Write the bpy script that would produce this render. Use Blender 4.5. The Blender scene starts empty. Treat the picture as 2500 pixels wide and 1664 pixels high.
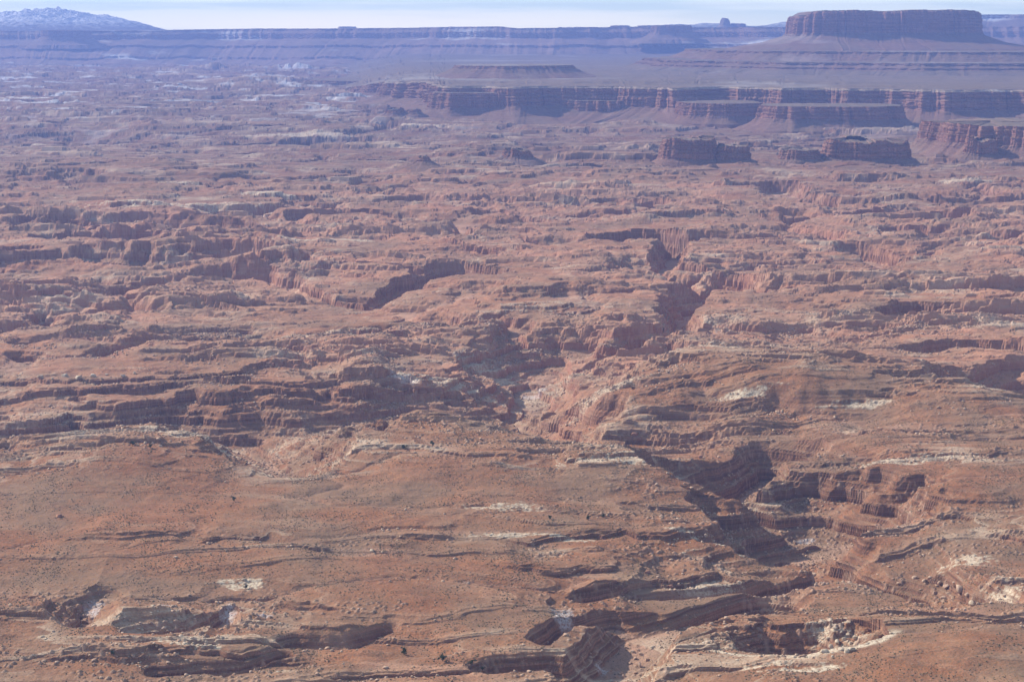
import bpy, math, random
import numpy as np
R = math.radians
scene = bpy.context.scene
col = scene.collection
random.seed(7)

# ------------------------------------------------------------------ camera
CAM_Z = 300.0
W, H = 1024, 681
F = 1785.0                      # focal length in pixels of the 1024 wide frame
HORIZON = 30.0
PITCH = math.atan((H / 2 - HORIZON) / F)
cam_d = bpy.data.cameras.new("camera")
cam = bpy.data.objects.new("camera", cam_d)
col.objects.link(cam)
cam.location = (0, 0, CAM_Z)
cam.rotation_euler = (math.pi / 2 - PITCH, 0, 0)
cam_d.sensor_width = 36
cam_d.lens = 36 * F / W
cam_d.clip_start = 1
cam_d.clip_end = 200000
scene.camera = cam

# ------------------------------------------------------------------ light
SUN_EL, SUN_AZ = 33.0, -62.0     # azimuth from the view direction (+Y), negative = left
world = bpy.data.worlds.new("World")
scene.world = world
world.use_nodes = True
nt = world.node_tree
nt.nodes.clear()
def N(t, typ, **k):
    n = t.nodes.new(typ)
    for a, v in k.items():
        if a == 'inp':
            for i, val in v.items():
                n.inputs[i].default_value = val
        else:
            setattr(n, a, v)
    return n
def mathn(t, op, a, b=None, clamp=False):
    n = t.nodes.new('ShaderNodeMath'); n.operation = op; n.use_clamp = clamp
    for i, v in enumerate((a, b)):
        if v is None: continue
        if isinstance(v, (int, float)): n.inputs[i].default_value = v
        else: t.links.new(v, n.inputs[i])
    return n.outputs[0]
def mixc(t, fac, a, b, mode='MIX'):
    n = t.nodes.new('ShaderNodeMix'); n.data_type = 'RGBA'; n.blend_type = mode
    for i, v in ((0, fac), (6, a), (7, b)):
        if isinstance(v, (int, float)): n.inputs[i].default_value = v
        elif isinstance(v, tuple): n.inputs[i].default_value = v if len(v) == 4 else (*v, 1)
        else: t.links.new(v, n.inputs[i])
    return n.outputs[2]
def ramp(t, fac, stops, interp='LINEAR'):
    n = t.nodes.new('ShaderNodeValToRGB'); n.color_ramp.interpolation = interp
    e = n.color_ramp.elements
    while len(e) < len(stops): e.new(0.5)
    for i, (p, c) in enumerate(stops):
        e[i].position = p
        e[i].color = (c, c, c, 1) if isinstance(c, (int, float)) else (*c, 1)
    t.links.new(fac, n.inputs[0])
    return n.outputs[0]

sky = N(nt, 'ShaderNodeTexSky', sky_type='NISHITA', sun_disc=False)
sky.sun_elevation = R(SUN_EL); sky.sun_rotation = R(SUN_AZ)
sky.air_density = 1.0; sky.dust_density = 1.0; sky.altitude = 1500
tc = N(nt, 'ShaderNodeTexCoord')
sep = N(nt, 'ShaderNodeSeparateXYZ'); nt.links.new(tc.outputs['Generated'], sep.inputs[0])
# high thin cloud sheet with long streaks near the horizon
mp = N(nt, 'ShaderNodeMapping'); mp.inputs['Scale'].default_value = (3.0, 3.0, 62.0)
mp.inputs['Rotation'].default_value = (0, R(-0.9), 0)
nt.links.new(tc.outputs['Generated'], mp.inputs[0])
cn = N(nt, 'ShaderNodeTexNoise', inp={'Scale': 2.2, 'Detail': 6.0, 'Roughness': 0.55})
nt.links.new(mp.outputs[0], cn.inputs['Vector'])
cl = ramp(nt, cn.outputs[0], [(0.42, 0.0), (0.56, 1.0)])
SKY_GREY, SKY_PALE = (12.0, 14.4, 11.6), (16.5, 17.6, 13.4)
cloudc = mixc(nt, cl, SKY_GREY, SKY_PALE)
glow = ramp(nt, sep.outputs[2], [(0.0, 1.0), (0.006, 0.95), (0.0115, 0.15), (0.021, 0.0)])
glow = mathn(nt, 'MULTIPLY', glow, ramp(nt, mathn(nt, 'ADD', sep.outputs[0], 0.5), [(0.2, 0.25), (0.38, 1.0), (0.55, 0.8), (0.72, 0.1)]))
warm = mixc(nt, mathn(nt, 'MULTIPLY', glow, 0.85), cloudc, (23.0, 20.0, 12.5))
low = ramp(nt, sep.outputs[2], [(0.0, 0.97), (0.03, 0.9), (0.08, 0.12), (0.9, 0.06)])
skyc = mixc(nt, low, sky.outputs[0], warm)
bg = N(nt, 'ShaderNodeBackground'); bg.inputs[1].default_value = 0.115
nt.links.new(skyc, bg.inputs[0])
wo = N(nt, 'ShaderNodeOutputWorld'); nt.links.new(bg.outputs[0], wo.inputs[0])

sun_d = bpy.data.lights.new("sun", 'SUN')
sun_d.energy = 5.0; sun_d.angle = R(1.0); sun_d.color = (1.0, 0.91, 0.78)
sun = bpy.data.objects.new("sun", sun_d); col.objects.link(sun)
sun.rotation_euler = (R(90 - SUN_EL), 0, R(-SUN_AZ) + math.pi)
sun.location = (-3000, 2000, 3000)

scene.view_settings.view_transform = 'Standard'
scene.view_settings.look = 'None'
scene.view_settings.exposure = 0.48
scene.view_settings.gamma = 1.0
cy = scene.cycles
cy.max_bounces = 4; cy.diffuse_bounces = 2; cy.glossy_bounces = 1
cy.volume_bounces = 1; cy.transparent_max_bounces = 4
cy.use_denoising = True

# ------------------------------------------------------------------ pixel -> point
DS = 1024 / 2356.0
def at(dx, dy, z=0.0, depth=None):
    """display pixel (2356 wide) to world point at height z, or at forward distance depth"""
    X = (dx * DS - W / 2) / F; Y = -(dy * DS - H / 2) / F
    dirv = (X, math.cos(PITCH) + Y * math.sin(PITCH), -math.sin(PITCH) + Y * math.cos(PITCH))
    t = depth / dirv[1] if depth is not None else (z - CAM_Z) / dirv[2]
    return (t * dirv[0], t * dirv[1], CAM_Z + t * dirv[2])

# ------------------------------------------------------------------ noise
rng = np.random.default_rng(11)
_ang = rng.random((256, 256)).astype(np.float32) * 2 * np.pi
_gx, _gy = np.cos(_ang), np.sin(_ang)
_j1 = rng.random((256, 256)).astype(np.float32); _j2 = rng.random((256, 256)).astype(np.float32)
_j3 = rng.random((256, 256)).astype(np.float32)
def gnoise(x, y, seed=0):
    x = x + seed * 17.37; y = y + seed * 31.71
    fx0 = np.floor(x); fy0 = np.floor(y)
    ix = fx0.astype(np.int32) & 255; iy = fy0.astype(np.int32) & 255
    fx = x - fx0; fy = y - fy0
    jx = (ix + 1) & 255; jy = (iy + 1) & 255
    u = fx * fx * fx * (fx * (fx * 6 - 15) + 10); v = fy * fy * fy * (fy * (fy * 6 - 15) + 10)
    a = _gx[ix, iy] * fx + _gy[ix, iy] * fy
    b = _gx[jx, iy] * (fx - 1) + _gy[jx, iy] * fy
    c = _gx[ix, jy] * fx + _gy[ix, jy] * (fy - 1)
    d = _gx[jx, jy] * (fx - 1) + _gy[jx, jy] * (fy - 1)
    a = a + (b - a) * u; c = c + (d - c) * u
    return (a + (c - a) * v) * 1.5
def fbm(x, y, sc, octv=4, seed=0, gain=0.5):
    r = 0; amp = 1.0; tot = 0; f = 1.0 / sc
    for i in range(octv):
        r = r + amp * gnoise(x * f, y * f, seed + i * 3.3); tot += amp
        amp *= gain; f *= 2.03
    return r / tot
def ridged(x, y, sc, octv=3, seed=0, gain=0.5):
    r = 0; amp = 1.0; tot = 0; f = 1.0 / sc
    for i in range(octv):
        r = r + amp * (1 - np.abs(gnoise(x * f, y * f, seed + i * 5.1)) * 2); tot += amp
        amp *= gain; f *= 2.1
    return r / tot
def worley(x, y, sc, seed=0):
    x = x / sc + seed * 7.7; y = y / sc + seed * 3.1
    cx = np.floor(x).astype(np.int32); cyi = np.floor(y).astype(np.int32)
    f1 = np.full(x.shape, 9.0, np.float32); f2 = f1.copy(); cid = np.zeros(x.shape, np.float32)
    for i in (-1, 0, 1):
        for j in (-1, 0, 1):
            a = (cx + i) & 255; b = (cyi + j) & 255
            dx = cx + i + _j1[a, b] - x; dy = cyi + j + _j2[a, b] - y
            d = dx * dx + dy * dy
            nearer = d < f1
            f2 = np.where(nearer, f1, np.minimum(f2, d))
            cid = np.where(nearer, _j3[a, b], cid)
            f1 = np.where(nearer, d, f1)
    return np.sqrt(f1), np.sqrt(f2), cid
def sstep(a, b, x):
    t = np.clip((x - a) / (b - a), 0, 1)
    return t * t * (3 - 2 * t)

# ------------------------------------------------------------------ the basin: authored relief
# control heights: (display px x, y, height)
CTRL = [
 # foreground shelf
 (-500,1250,4),(0,1100,2),(200,1060,6),(330,1040,9),(500,1060,6),(640,1110,0),(760,1100,3),(960,1020,8),(1120,1040,8),(1300,1090,5),
 (0,1250,2),(300,1250,5),(600,1250,3),(900,1200,4),(1100,1180,2),(1350,1180,1),(1500,1220,-1),
 (0,1400,-1),(300,1380,1),(600,1400,-3),(900,1350,1),(1150,1350,0),(1350,1270,-2),(1550,1260,-4),(1680,1220,-6),
 (0,1550,-4),(300,1540,-2),(600,1520,-6),(900,1500,-5),(1150,1520,-3),(0,1700,-4),(600,1700,-3),(1200,1700,-2),
 (1250,1380,-3),(1500,1350,-14),(1700,1330,-18),(1150,1440,0),
 # lower right
 (1600,1500,-2),(1700,1600,2),(1900,1600,3),(2050,1480,5),(2250,1480,9),(2356,1600,10),(2500,1500,6),(2060,1590,4),
 (1500,1600,-8),(1440,1700,-6),
 (2250,1340,-8),(2356,1300,-10),(2100,1300,-24),(2356,1400,-6),
 (1900,1150,-12),(2050,1090,0),(2250,1100,2),(2400,1060,4),(2200,1220,-8),(2400,1200,-4),(2000,1200,-16),
 # ridge right behind canyon 2
 (1400,1000,-18),(1500,900,6),(1620,830,16),(1800,840,20),(1950,860,14),(2100,880,8),(2300,880,2),(2356,960,2),
 (1550,1020,-24),(1750,1000,-14),(1950,980,-8),(2150,1000,-2),(2500,900,4),
 (1330,1010,-26),
 # canyon belt left
 (-500,1000,-34),(0,1000,-34),(250,985,-32),(500,970,-34),(800,960,-36),(1050,960,-40),(1230,960,-42),
 (-500,900,-22),(0,920,-24),(250,900,-22),(500,890,-20),(750,900,-24),(1000,900,-26),(1200,880,-32),
 (0,850,-14),(300,830,-12),(600,810,-10),(900,800,-8),(1100,820,-10),(1300,800,-10),
 # slickrock belt
 (0,740,-16),(250,770,-10),(500,740,-12),(750,770,-14),(1000,740,-4),(1200,700,2),(1400,740,-4),(1600,760,-10),(1800,740,-6),(2000,740,-4),(2250,760,-2),
 (0,660,-12),(250,650,-14),(560,690,-18),(800,680,-16),(1050,660,0),(1300,640,4),(1500,680,-2),(1700,640,-8),(1900,660,0),(2150,640,2),(2400,650,2),
 (0,560,-2),(250,560,2),(500,560,4),(800,570,-2),(1050,580,-2),(1300,560,4),(1500,540,2),(1750,560,0),(2000,560,-4),(2300,560,2),
 # beyond
 (0,480,4),(400,460,14),(800,470,8),(1200,460,4),(1600,460,8),(2000,470,4),(2356,470,8),
 (0,400,10),(400,400,16),(800,400,12),(1200,400,10),(1600,400,14),(2000,400,12),(2356,400,14),
 (0,340,-6),(200,330,-24),(400,345,-2),(650,335,-12),(900,340,6),(1200,340,10),(1700,340,12),(2356,340,14),
 (0,290,12),(400,290,14),(800,290,16),(1200,290,14),(1700,290,14),(2356,290,14),
 (0,240,26),(400,240,26),(800,240,26),(1200,260,18),
 (0,200,34),(500,200,34),(0,170,40),(500,170,40),(1000,170,46),
 (0,150,36),(700,150,36),(1500,150,36),
]
cp = np.array([(at(a, b, c)[0], at(a, b, c)[1], c) for a, b, c in CTRL], np.float64)

def poly_dist(x, y, pts, pad):
    """distance and relative position along a polyline, only near its box"""
    P = np.array(pts, np.float32)
    d = np.full(x.shape, 1e9, np.float32); tt = np.zeros(x.shape, np.float32)
    lo = P.min(0) - pad; hi = P.max(0) + pad
    m = (x > lo[0]) & (x < hi[0]) & (y > lo[1]) & (y < hi[1])
    if not m.any(): return d, tt
    X = x[m]; Y = y[m]; dd = np.full(X.shape, 1e9, np.float32); t2 = np.zeros(X.shape, np.float32)
    n = len(P) - 1
    for i in range(n):
        ax, ay = P[i]; bx, by = P[i + 1]
        vx, vy = bx - ax, by - ay
        t = np.clip(((X - ax) * vx + (Y - ay) * vy) / (vx * vx + vy * vy + 1e-6), 0, 1)
        e = np.hypot(X - ax - t * vx, Y - ay - t * vy)
        k = e < dd
        dd = np.where(k, e, dd); t2 = np.where(k, (i + t) / n, t2)
    d[m] = dd; tt[m] = t2
    return d, tt

# canyons: (points in display px with floor height, half width, wall slope)
CANYONS = [
 ([(-500,1075,-50),(0,1062,-50),(250,1040,-50),(430,1030,-50),(700,1030,-48),(900,1000,-47),(1100,985,-48),(1230,962,-50),(1210,900,-46),(1260,860,-40)], 10, 0.55),
 ([(520,1030,-44),(610,1062,-30),(655,1092,-14),(668,1106,-5)], 4, 0.5),
 ([(1100,985,-48),(1270,1040,-44),(1320,1062,-30)], 7, 0.8),
 ([(1850,1066,-22),(1770,1092,-32),(1700,1150,-35),(1640,1190,-36),(1790,1228,-38),(1850,1238,-39)], 6, 0.95),
 ([(1850,1238,-42),(1960,1245,-38),(1800,1300,-42),(1840,1335,-40),(1990,1370,-36),(2110,1402,-32),(2190,1425,-28)], 6, 0.7),
 ([(1330,1400,-12),(1480,1388,-17),(1640,1392,-21),(1800,1388,-26),(1990,1372,-34)], 2, 1.4),
 ([(1390,1640,-15),(1410,1560,-15),(1440,1510,-14.5),(1500,1468,-14),(1600,1440,-16),(1760,1425,-23)], 11, .95),
 ([(1250,1490,-7),(1290,1455,-9),(1420,1442,-12),(1500,1465,-14)], 3, 1.3),
 ([(1150,1568,-11),(1260,1562,-13),(1370,1590,-15)], 3, 1.0),
 # side draws on the shelf
 ([(185,1445,-5),(200,1405,-4.5),(240,1380,-3)], 4, 0.7),
 ([(330,1465,-5),(420,1470,-6.5),(515,1450,-7),(535,1400,-4)], 3, 0.9),
 ([(690,1488,-7),(800,1492,-7.5),(900,1450,-5.5)], 3, 0.7),
 ([(380,1560,-7.5),(560,1545,-7.5),(660,1515,-6.5)], 2, 1.0),
 # mid canyons and alcoves
 ([(170,612,-46),(250,615,-48),(320,612,-46)], 30, 1.7),
 ([(520,655,-24),(590,662,-29),(650,668,-26),(740,700,-22),(850,725,-24),(930,708,-38),(985,696,-40),(1040,665,-36),(1130,655,-20)], 12, 1.3),
 ([(0,640,-34),(200,640,-36),(340,655,-38),(520,655,-42)], 12, 0.9),
 ([(1420,585,-28),(1480,588,-32),(1550,590,-28)], 22, 1.8),
 ([(1550,590,-22),(1520,640,-20),(1600,650,-22),(1690,665,-26),(1650,712,-32),(1580,722,-32)], 9, 1.4),
 ([(1580,722,-32),(1560,760,-22),(1580,800,-26),(1530,830,-34),(1480,832,-34)], 7, 1.5),
 ([(1480,832,-32),(1380,840,-27),(1260,870,-36)], 3, 0.9),
 ([(1690,665,-24),(1760,680,-18),(1800,660,-14)], 5, 1.2),
 ([(2050,770,-26),(2110,745,-22),(2200,735,-18)], 10, 1.0),
 ([(2130,840,-20),(2240,835,-22),(2356,850,-22)], 9, 1.2),
 ([(2300,960,-28),(2356,935,-30),(2450,930,-32)], 12, 0.8),
 ([(-200,715,-24),(60,725,-28),(260,715,-26)], 12, 0.9),
 ([(60,800,-22),(350,790,-24),(560,770,-22)], 8, 0.7),
 ([(60,600,-22),(20,600,-20),(-150,600,-20)], 14, 1.5),
 # farther ones
 ([(560,350,-30),(700,346,-34),(800,344,-28)], 60, 1.4),
 ([(-100,332,-16),(80,330,-20),(220,338,-26),(260,345,-22)], 50, 1.0),
 ([(800,492,-14),(950,490,-16),(1080,492,-16)], 34, 1.6),
 ([(700,512,-8),(850,516,-10)], 24, 1.2),
 ([(560,522,-6),(300,520,-8),(150,530,-8)], 26, 0.8),
 ([(1400,470,-4),(1480,478,-6)], 24, 1.2),
 ([(1700,445,-8),(1790,440,-10),(1810,462,-8),(1900,470,-6)], 26, 1.2),
 ([(2080,525,-20),(2200,530,-22)], 30, 1.5),
 ([(1260,520,-8),(1130,505,-8)], 24, 1.0),
 ([(1960,585,-18),(2010,600,-22),(2040,625,-22)], 18, 1.4),
 ([(520,445,0),(650,440,0)], 30, 0.8),
]
# rounded soil or slickrock rises: (px, py, z0, radius x, radius y, height)
MOUNDS = [
 (1560,590,0,34,80,14),(1190,700,0,120,120,10),(640,620,-10,70,60,14),(1000,1010,0,70,60,6),(330,1050,2,70,60,6),
 (1580,1060,0,48,34,12),(1480,1075,0,60,30,7),(2200,1520,4,60,60,6),(1040,362,0,70,110,14),(2250,925,0,50,60,10),
 (850,850,-10,24,60,10),(1050,1110,0,60,50,3),(1720,850,6,140,70,8),
]
# outcrop ledges seen as steps facing the camera: (points, height drop, depth behind)
LEDGES = [
 ([(-60,862,-10),(160,868,-10),(420,856,-10),(640,835,-10),(820,830,-10)], 7, 40),
 ([(-60,915,-18),(200,905,-18),(420,885,-17),(640,890,-17),(860,880,-17),(1080,858,-18)], 8, 45),
 ([(330,945,-26),(520,930,-26),(850,915,-25),(1080,900,-28),(1220,885,-30)], 9, 40),
 ([(-60,1010,-34),(160,985,-34),(360,965,-33),(620,955,-33),(900,945,-34)], 9, 40),
 ([(150,1258,2),(290,1252,3),(430,1240,3)], 3.4, 26),
 ([(470,1252,3),(600,1243,3)], 3.0, 22),
 ([(-40,1432,-2),(150,1432,-2),(195,1412,-2),(200,1385,-2)], 3.0, 28),
 ([(90,1535,-4),(330,1532,-4),(450,1512,-4),(650,1500,-4)], 4.6, 30),
 ([(320,1568,-8),(520,1556,-8),(700,1530,-7)], 3.5, 16),
 ([(640,1400,-4),(790,1412,-4)], 2.8, 20),
 ([(700,1470,-6),(760,1480,-7),(870,1478,-7)], 3.2, 20),
 ([(1290,1075,4),(1440,1070,5),(1550,1055,5)], 5.0, 34),
 ([(2020,1035,2),(2150,1040,2),(2330,1030,3)], 3.0, 30),
 ([(1840,1045,0),(1960,1042,1)], 3.5, 24),
 ([(1160,1250,-3),(1230,1262,-3),(1330,1240,-3),(1440,1238,-4),(1460,1250,-4),(1600,1240,-6),(1700,1205,-8)], 4.5, 26),
 ([(1130,1310,-4),(1250,1325,-6),(1420,1320,-8)], 3.5, 22),
 ([(1320,1378,-8),(1500,1350,-12),(1650,1340,-14),(1840,1370,-18)], 6, 24),
 ([(1350,900,-6),(1450,905,-6)], 5, 30),
 ([(1470,940,-10),(1640,930,-8),(1760,925,-8)], 4, 30),
 ([(1540,965,-14),(1640,960,-12),(1780,965,-12)], 5, 30),
 ([(1600,1005,-18),(1720,1012,-18),(1830,1010,-16)], 5, 26),
 ([(1280,620,2),(1450,600,2)], 6, 60),([(300,690,-12),(450,700,-12),(560,712,-12)], 9, 50),
 ([(1900,405,14),(2300,400,14)], 6, 120),([(1350,405,12),(1500,398,12)], 7, 120),
 ([(1780,455,8),(2100,448,8),(2356,440,8)], 8, 90),([(500,452,14),(760,442,14)], 7, 100),
 ([(1450,500,4),(1650,488,6),(1980,492,6)], 7, 80),([(560,540,4),(900,535,4)], 7, 70),
 ([(350,560,2),(520,545,2)], 7, 70),([(1000,560,-2),(1250,580,-2)], 8, 60),
 ([(1050,690,-2),(1300,680,-2)], 6, 40),([(700,790,-12),(950,775,-8)], 7, 40),
 ([(1400,800,-10),(1620,790,-8)], 6, 40),([(1900,690,-2),(2200,700,-2),(2356,710,-2)], 6, 44),
]
# pale outcrops: (px, py, z, half width in metres, half depth in metres)
CREAM = [
 (970,868,-16,42,9),(1060,862,-16,40,6),(1125,803,-8,26,16),(1720,800,8,30,12),(430,1000,4,40,18),(380,1012,4,22,12),(480,1022,4,30,12),
 (1440,1070,6,46,7),(1500,1062,6,30,6),(1620,1360,-16,26,9),(950,975,-2,26,7),(870,985,-2,34,6),
 (2160,1035,4,40,7),(2040,1040,4,30,6),(1830,1545,2,14,3),(1780,1530,2,10,4),(1900,1540,2,12,4),(1950,1500,2,8,14),
 (400,465,14,150,26),(470,472,14,170,20),(330,420,16,110,26),(620,445,14,60,20),(800,548,2,46,14),(700,548,2,50,10),
 (1700,725,-2,60,8),(1780,722,-2,40,8),(1960,912,8,26,6),(1700,910,4,30,6),(1400,905,-4,26,12),(2200,412,12,40,22),
 (560,1345,-1,20,7),(430,1495,-4,18,5),(2340,1330,-4,20,14),(50,320,12,60,30),(200,1020,4,16,8),
 (1180,1165,2,26,12),(2250,1260,-6,20,12),(1870,1440,-4,10,12),(1935,1470,-4,8,16),
 (1210,1245,-3,30,4),(1640,1240,-6,34,3),(930,280,26,140,40),(700,293,24,220,30),(60,228,30,160,60),
]
SNOW = [(1210,962,-48,12,6),(1850,1226,-40,7,3),(1790,1318,-40,5,3),(215,1405,-6,5,8),(390,1455,-12,7,3),(1380,1560,-24,3,6),
 (930,905,-30,14,8),(1255,915,-34,12,10),(1240,1020,-30,12,16),(530,1445,-14,4,9),(615,1440,-8,5,3),(1290,1440,-10,6,8),(1230,890,-40,14,10)]
FLAT = [(350,1150,4,180,100,.85),(950,1120,4,110,60,1.0),(700,1180,3,140,60,.9),(2230,1510,8,80,60,1.0),(900,1310,1,110,40,.7),(1750,860,18,110,50,.95),
 (2100,930,6,120,30,.8),(380,1300,4,120,40,.7),(1250,1120,4,60,40,.8),(1500,1215,0,80,16,.7),(400,400,16,240,90,.8),(700,415,14,200,60,.7),
 (2330,1110,2,60,30,.6),(60,1200,4,90,80,.9),(1620,1600,0,40,30,.6),(2000,1000,2,80,20,.6),(1100,1430,0,60,30,.6),(900,745,-8,80,26,.8),(1950,640,0,110,40,.5)]
PIT = (1838, 1500, -8)          # the collapse hollow in the lower right

def cuesta(x, y, lam, sd, edge):
    w = fbm(x * 0.36, y, lam * 2.1, 4, sd, .5) * 1.35 + 1.1 * fbm(x * .5, y, lam * 7, 2, sd + 2)
    ph = y / lam + w
    k = np.floor(ph); f = ph - k
    amp = np.clip(0.55 + 1.6 * gnoise(x / (lam * 4.8), k * 3.71 + sd, sd + 7), 0, 1)
    e = edge / lam
    return amp * (1 - f) ** 1.2 * (0.55 * np.clip(f / e, 0, 1) + 0.45 * np.clip((f - 3 * e) / e, 0, 1)), amp * np.exp(-((f - 4 * e) / (4 * e)) ** 2)

def terrace(h, T, a, b):
    u = h / T; k = np.floor(u); f = u - k
    g = np.where(f < a, b * (f / a) ** 1.8, b + (1 - b) * np.clip((f - a) / (1 - a), 0, 1))
    return (k + g) * T, f, k

def relief(x, y):
    x = x.astype(np.float32); y = y.astype(np.float32)
    dist = np.hypot(x, y)
    far = np.clip(dist / 1400.0, 0.6, 6.0)
    # domain warp
    w1 = fbm(x, y, 70, 4, 1); w2 = fbm(x, y, 70, 4, 2)
    w3 = fbm(x, y, 260, 2, 3); w4 = fbm(x, y, 260, 2, 4)
    wx = x + 16 * w1 + 26 * w3 * np.minimum(far, 2); wy = y + 16 * w2 + 26 * w4 * np.minimum(far, 2)
    cxw = x + 8 * w1; cyw = y + 8 * w2
    # base by inverse distance over control points, in (bearing, log distance)
    ld = np.log(np.maximum(wy, 60)); be = wx / np.maximum(wy, 60)
    num = np.zeros(x.shape, np.float32); den = np.full(x.shape, 1e-9, np.float32)
    for X, Y, Z in cp:
        q = ((be - X / Y) / 0.055) ** 2 + ((ld - math.log(Y)) / 0.062) ** 2
        w = 1.0 / (q * q + 0.02)
        num += w * Z; den += w
    h = num / den
    del num, den
    # rolling undulation
    h += 5.0 * fbm(x, y, 190, 4, 5, .55) * sstep(700, 1400, dist) + 3.6 * fbm(x, y, 95, 4, 6, .5)
    h += sstep(1350, 1900, dist) * 8 * fbm(x, y, 150, 4, 70, .55) + sstep(1700, 3200, dist) * 20 * fbm(x, y, 420, 5, 7, .6)
    h += sstep(4500, 8000, dist) * 34 * fbm(x, y, 900, 5, 8, .6)
    flat = np.zeros(x.shape, np.float32)
    for px, py, z, rx, ry, s in FLAT:
        X, Y, _ = at(px, py, z)
        flat = np.maximum(flat, s * np.exp(-(((wx - X) / rx) ** 2 + ((wy - Y) / ry) ** 2) ** 1.5))
    busy = np.clip(.72 + 1.9 * fbm(x * .45, y, 300, 3, 120), .28, 1.4)
    busy = 1 + (busy - 1) * sstep(1250, 1600, dist)
    dn = fbm(x * .6 + 30 * w1, y + 30 * w2, 430, 4, 121, .45); dn2 = fbm(x * .5 + 20 * w1, y + 20 * w2, 150, 3, 122, .45)
    zn = sstep(1420, 1750, dist)
    v1 = np.exp(-(np.maximum(np.abs(dn) - .012, 0) / .030) ** 1.4) * zn
    v2 = np.exp(-(np.maximum(np.abs(dn2) - .01, 0) / .05) ** 1.4) * zn * (1 - sstep(3000, 4500, dist))
    v3 = np.exp(-(np.abs(dn2) / .035) ** 1.5) * (1 - zn)
    h -= 15 * v1 * (.4 + .6 * busy) + 2.6 * v2 * busy + 1.5 * v3
    crim = 0
    for lam, A, a0, a1, b0, b1, sd, ed in ((36, 3.4, 100, 101, 1400, 1700, 101, 1.0), (20, 3.6, 1230, 1500, 2000, 2500, 109, 1.0), (70, 4.0, 100, 101, 1400, 1700, 108, 1.2), (88, 10.5, 1230, 1500, 2900, 3800, 102, 1.8), (33, 6.2, 1230, 1500, 2600, 3300, 103, 1.4),
                                   (210, 12, 2300, 3200, 7000, 9000, 104, 5), (84, 7.5, 2300, 3200, 5500, 7500, 105, 4), (560, 24, 5000, 7000, 20000, 21000, 106, 16), (230, 13, 4500, 6000, 20000, 21000, 107, 12)):
        zone = sstep(a0, a1, dist) * (1 - sstep(b0, b1, dist))
        ch, cr = cuesta(cxw, y + 8 * w2, lam, sd, ed)
        fl_ = 1 - (0.8 if b0 < 2000 else 0.5) * np.clip(flat * 1.3, 0, 1)
        h += zone * fl_ * A * ch * busy * (1 - .7 * v1)
        crim = np.maximum(crim, zone * cr * fl_ * np.minimum(busy, 1) * (1 - v1))
    for px, py, z, rx, ry, hh in MOUNDS:
        X, Y, _ = at(px, py, z)
        h += hh * np.exp(-(((wx - X) / rx) ** 2 + ((wy - Y) / ry) ** 2))
    # ledges
    for pts, hh, back in LEDGES:
        P = [at(a, b, c)[:2] for a, b, c in pts]
        P = np.array(P, np.float32)
        m = (x > P[:, 0].min() - 40) & (x < P[:, 0].max() + 40) & (y > P[:, 1].min() - 60) & (y < P[:, 1].max() + back * 4)
        if not m.any(): continue
        X = cxw[m]; Y = cyw[m]
        line = np.interp(X, P[:, 0][np.argsort(P[:, 0])], P[:, 1][np.argsort(P[:, 0])])
        L = P[:, 0].max() - P[:, 0].min()
        end = sstep(P[:, 0].min() - 6, P[:, 0].min() + 0.15 * L, X) * (1 - sstep(P[:, 0].max() - 0.15 * L, P[:, 0].max() + 6, X))
        s = Y - line + 5 * gnoise(X / 17, Y / 60, 9) + 2.0 * gnoise(X / 6, Y / 20, 10)
        # a vertical step of two beds
        st = 0.6 * sstep(0, 1.2, s) + 0.4 * sstep(3.5, 5.0, s)
        h[m] += hh * end * st * np.exp(-np.maximum(s, 0) / back)
    # canyons
    carved = np.zeros(x.shape, np.float32); sand = np.clip(.85 * v1 ** 3 + .6 * v2 ** 4 * busy + .5 * v3 ** 3, 0, 1)
    for pts, hw, slope in CANYONS:
        Q = [at(a, b, c) for a, b, c in pts]
        zz = np.array([c for _, _, c in pts], np.float32)
        d, t = poly_dist(cxw, cyw, [q[:2] for q in Q], 60 / min(slope, 1) + hw + 60)
        m = d < 1e8
        if not m.any(): continue
        D = d[m]; fl = np.interp(t[m], np.linspace(0, 1, len(zz)), zz)
        X = x[m]; Y = y[m]
        D = D + hw * 0.45 * fbm(X, Y, hw * 3 + 10, 3, 12) + .7 * gnoise(X / 9, Y / 9, 13) + hw * .3 * gnoise(X / 28, Y / 28, 17)
        wall = fl + np.maximum(D - hw, 0) * slope * (1 + .6 * fbm(X, Y, 42, 3, 18))
        hm = h[m]
        k = 2.5
        new = np.minimum(hm, wall)
        sand[m] = np.maximum(sand[m], (1 - sstep(hw - 1.5, hw + 2.5, D)) * (hm > fl))
        carved[m] = np.maximum(carved[m], np.clip((hm - new) / 12, 0, 1))
        h[m] = new
    # collapse hollow
    X0, Y0, _ = at(*PIT)
    ex = cxw - X0; ey = cyw - Y0
    rr = np.hypot(ex / 1.3, ey / 1.1) + 4 * fbm(x, y, 22, 3, 14)
    bowl = 3.0 - 22 * (1 - sstep(6, 31, rr))
    inside = 1 - sstep(32, 40, rr)
    pit = np.where(rr < 33, np.minimum(h, bowl - 3 + 8 * fbm(x, y, 16, 4, 15)), h)
    h = np.where(rr < 60, pit, h)
    # flats
    flat = np.clip(flat * (1 - carved) * 1.3, 0, 1)
    # bedding: two orders of terraces
    jag = 0.85 * fbm(x * .6, y, 14, 3, 20) + 0.12 * gnoise(x / 8.3, y / 5.1, 19) + 0.08 * gnoise(x / 2.6, y / 2.6, 21)
    tilt = -0.004 * x
    patch = fbm(x, y, 85, 3, 22)
    hb = h + tilt + jag * (1 - 0.8 * flat) + (far - 1) * 0.7 * fbm(x, y, 45, 3, 29)
    hB, fB, kB = terrace(hb + 3, 13.0, 0.86, 0.40)
    hB -= 3
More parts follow.
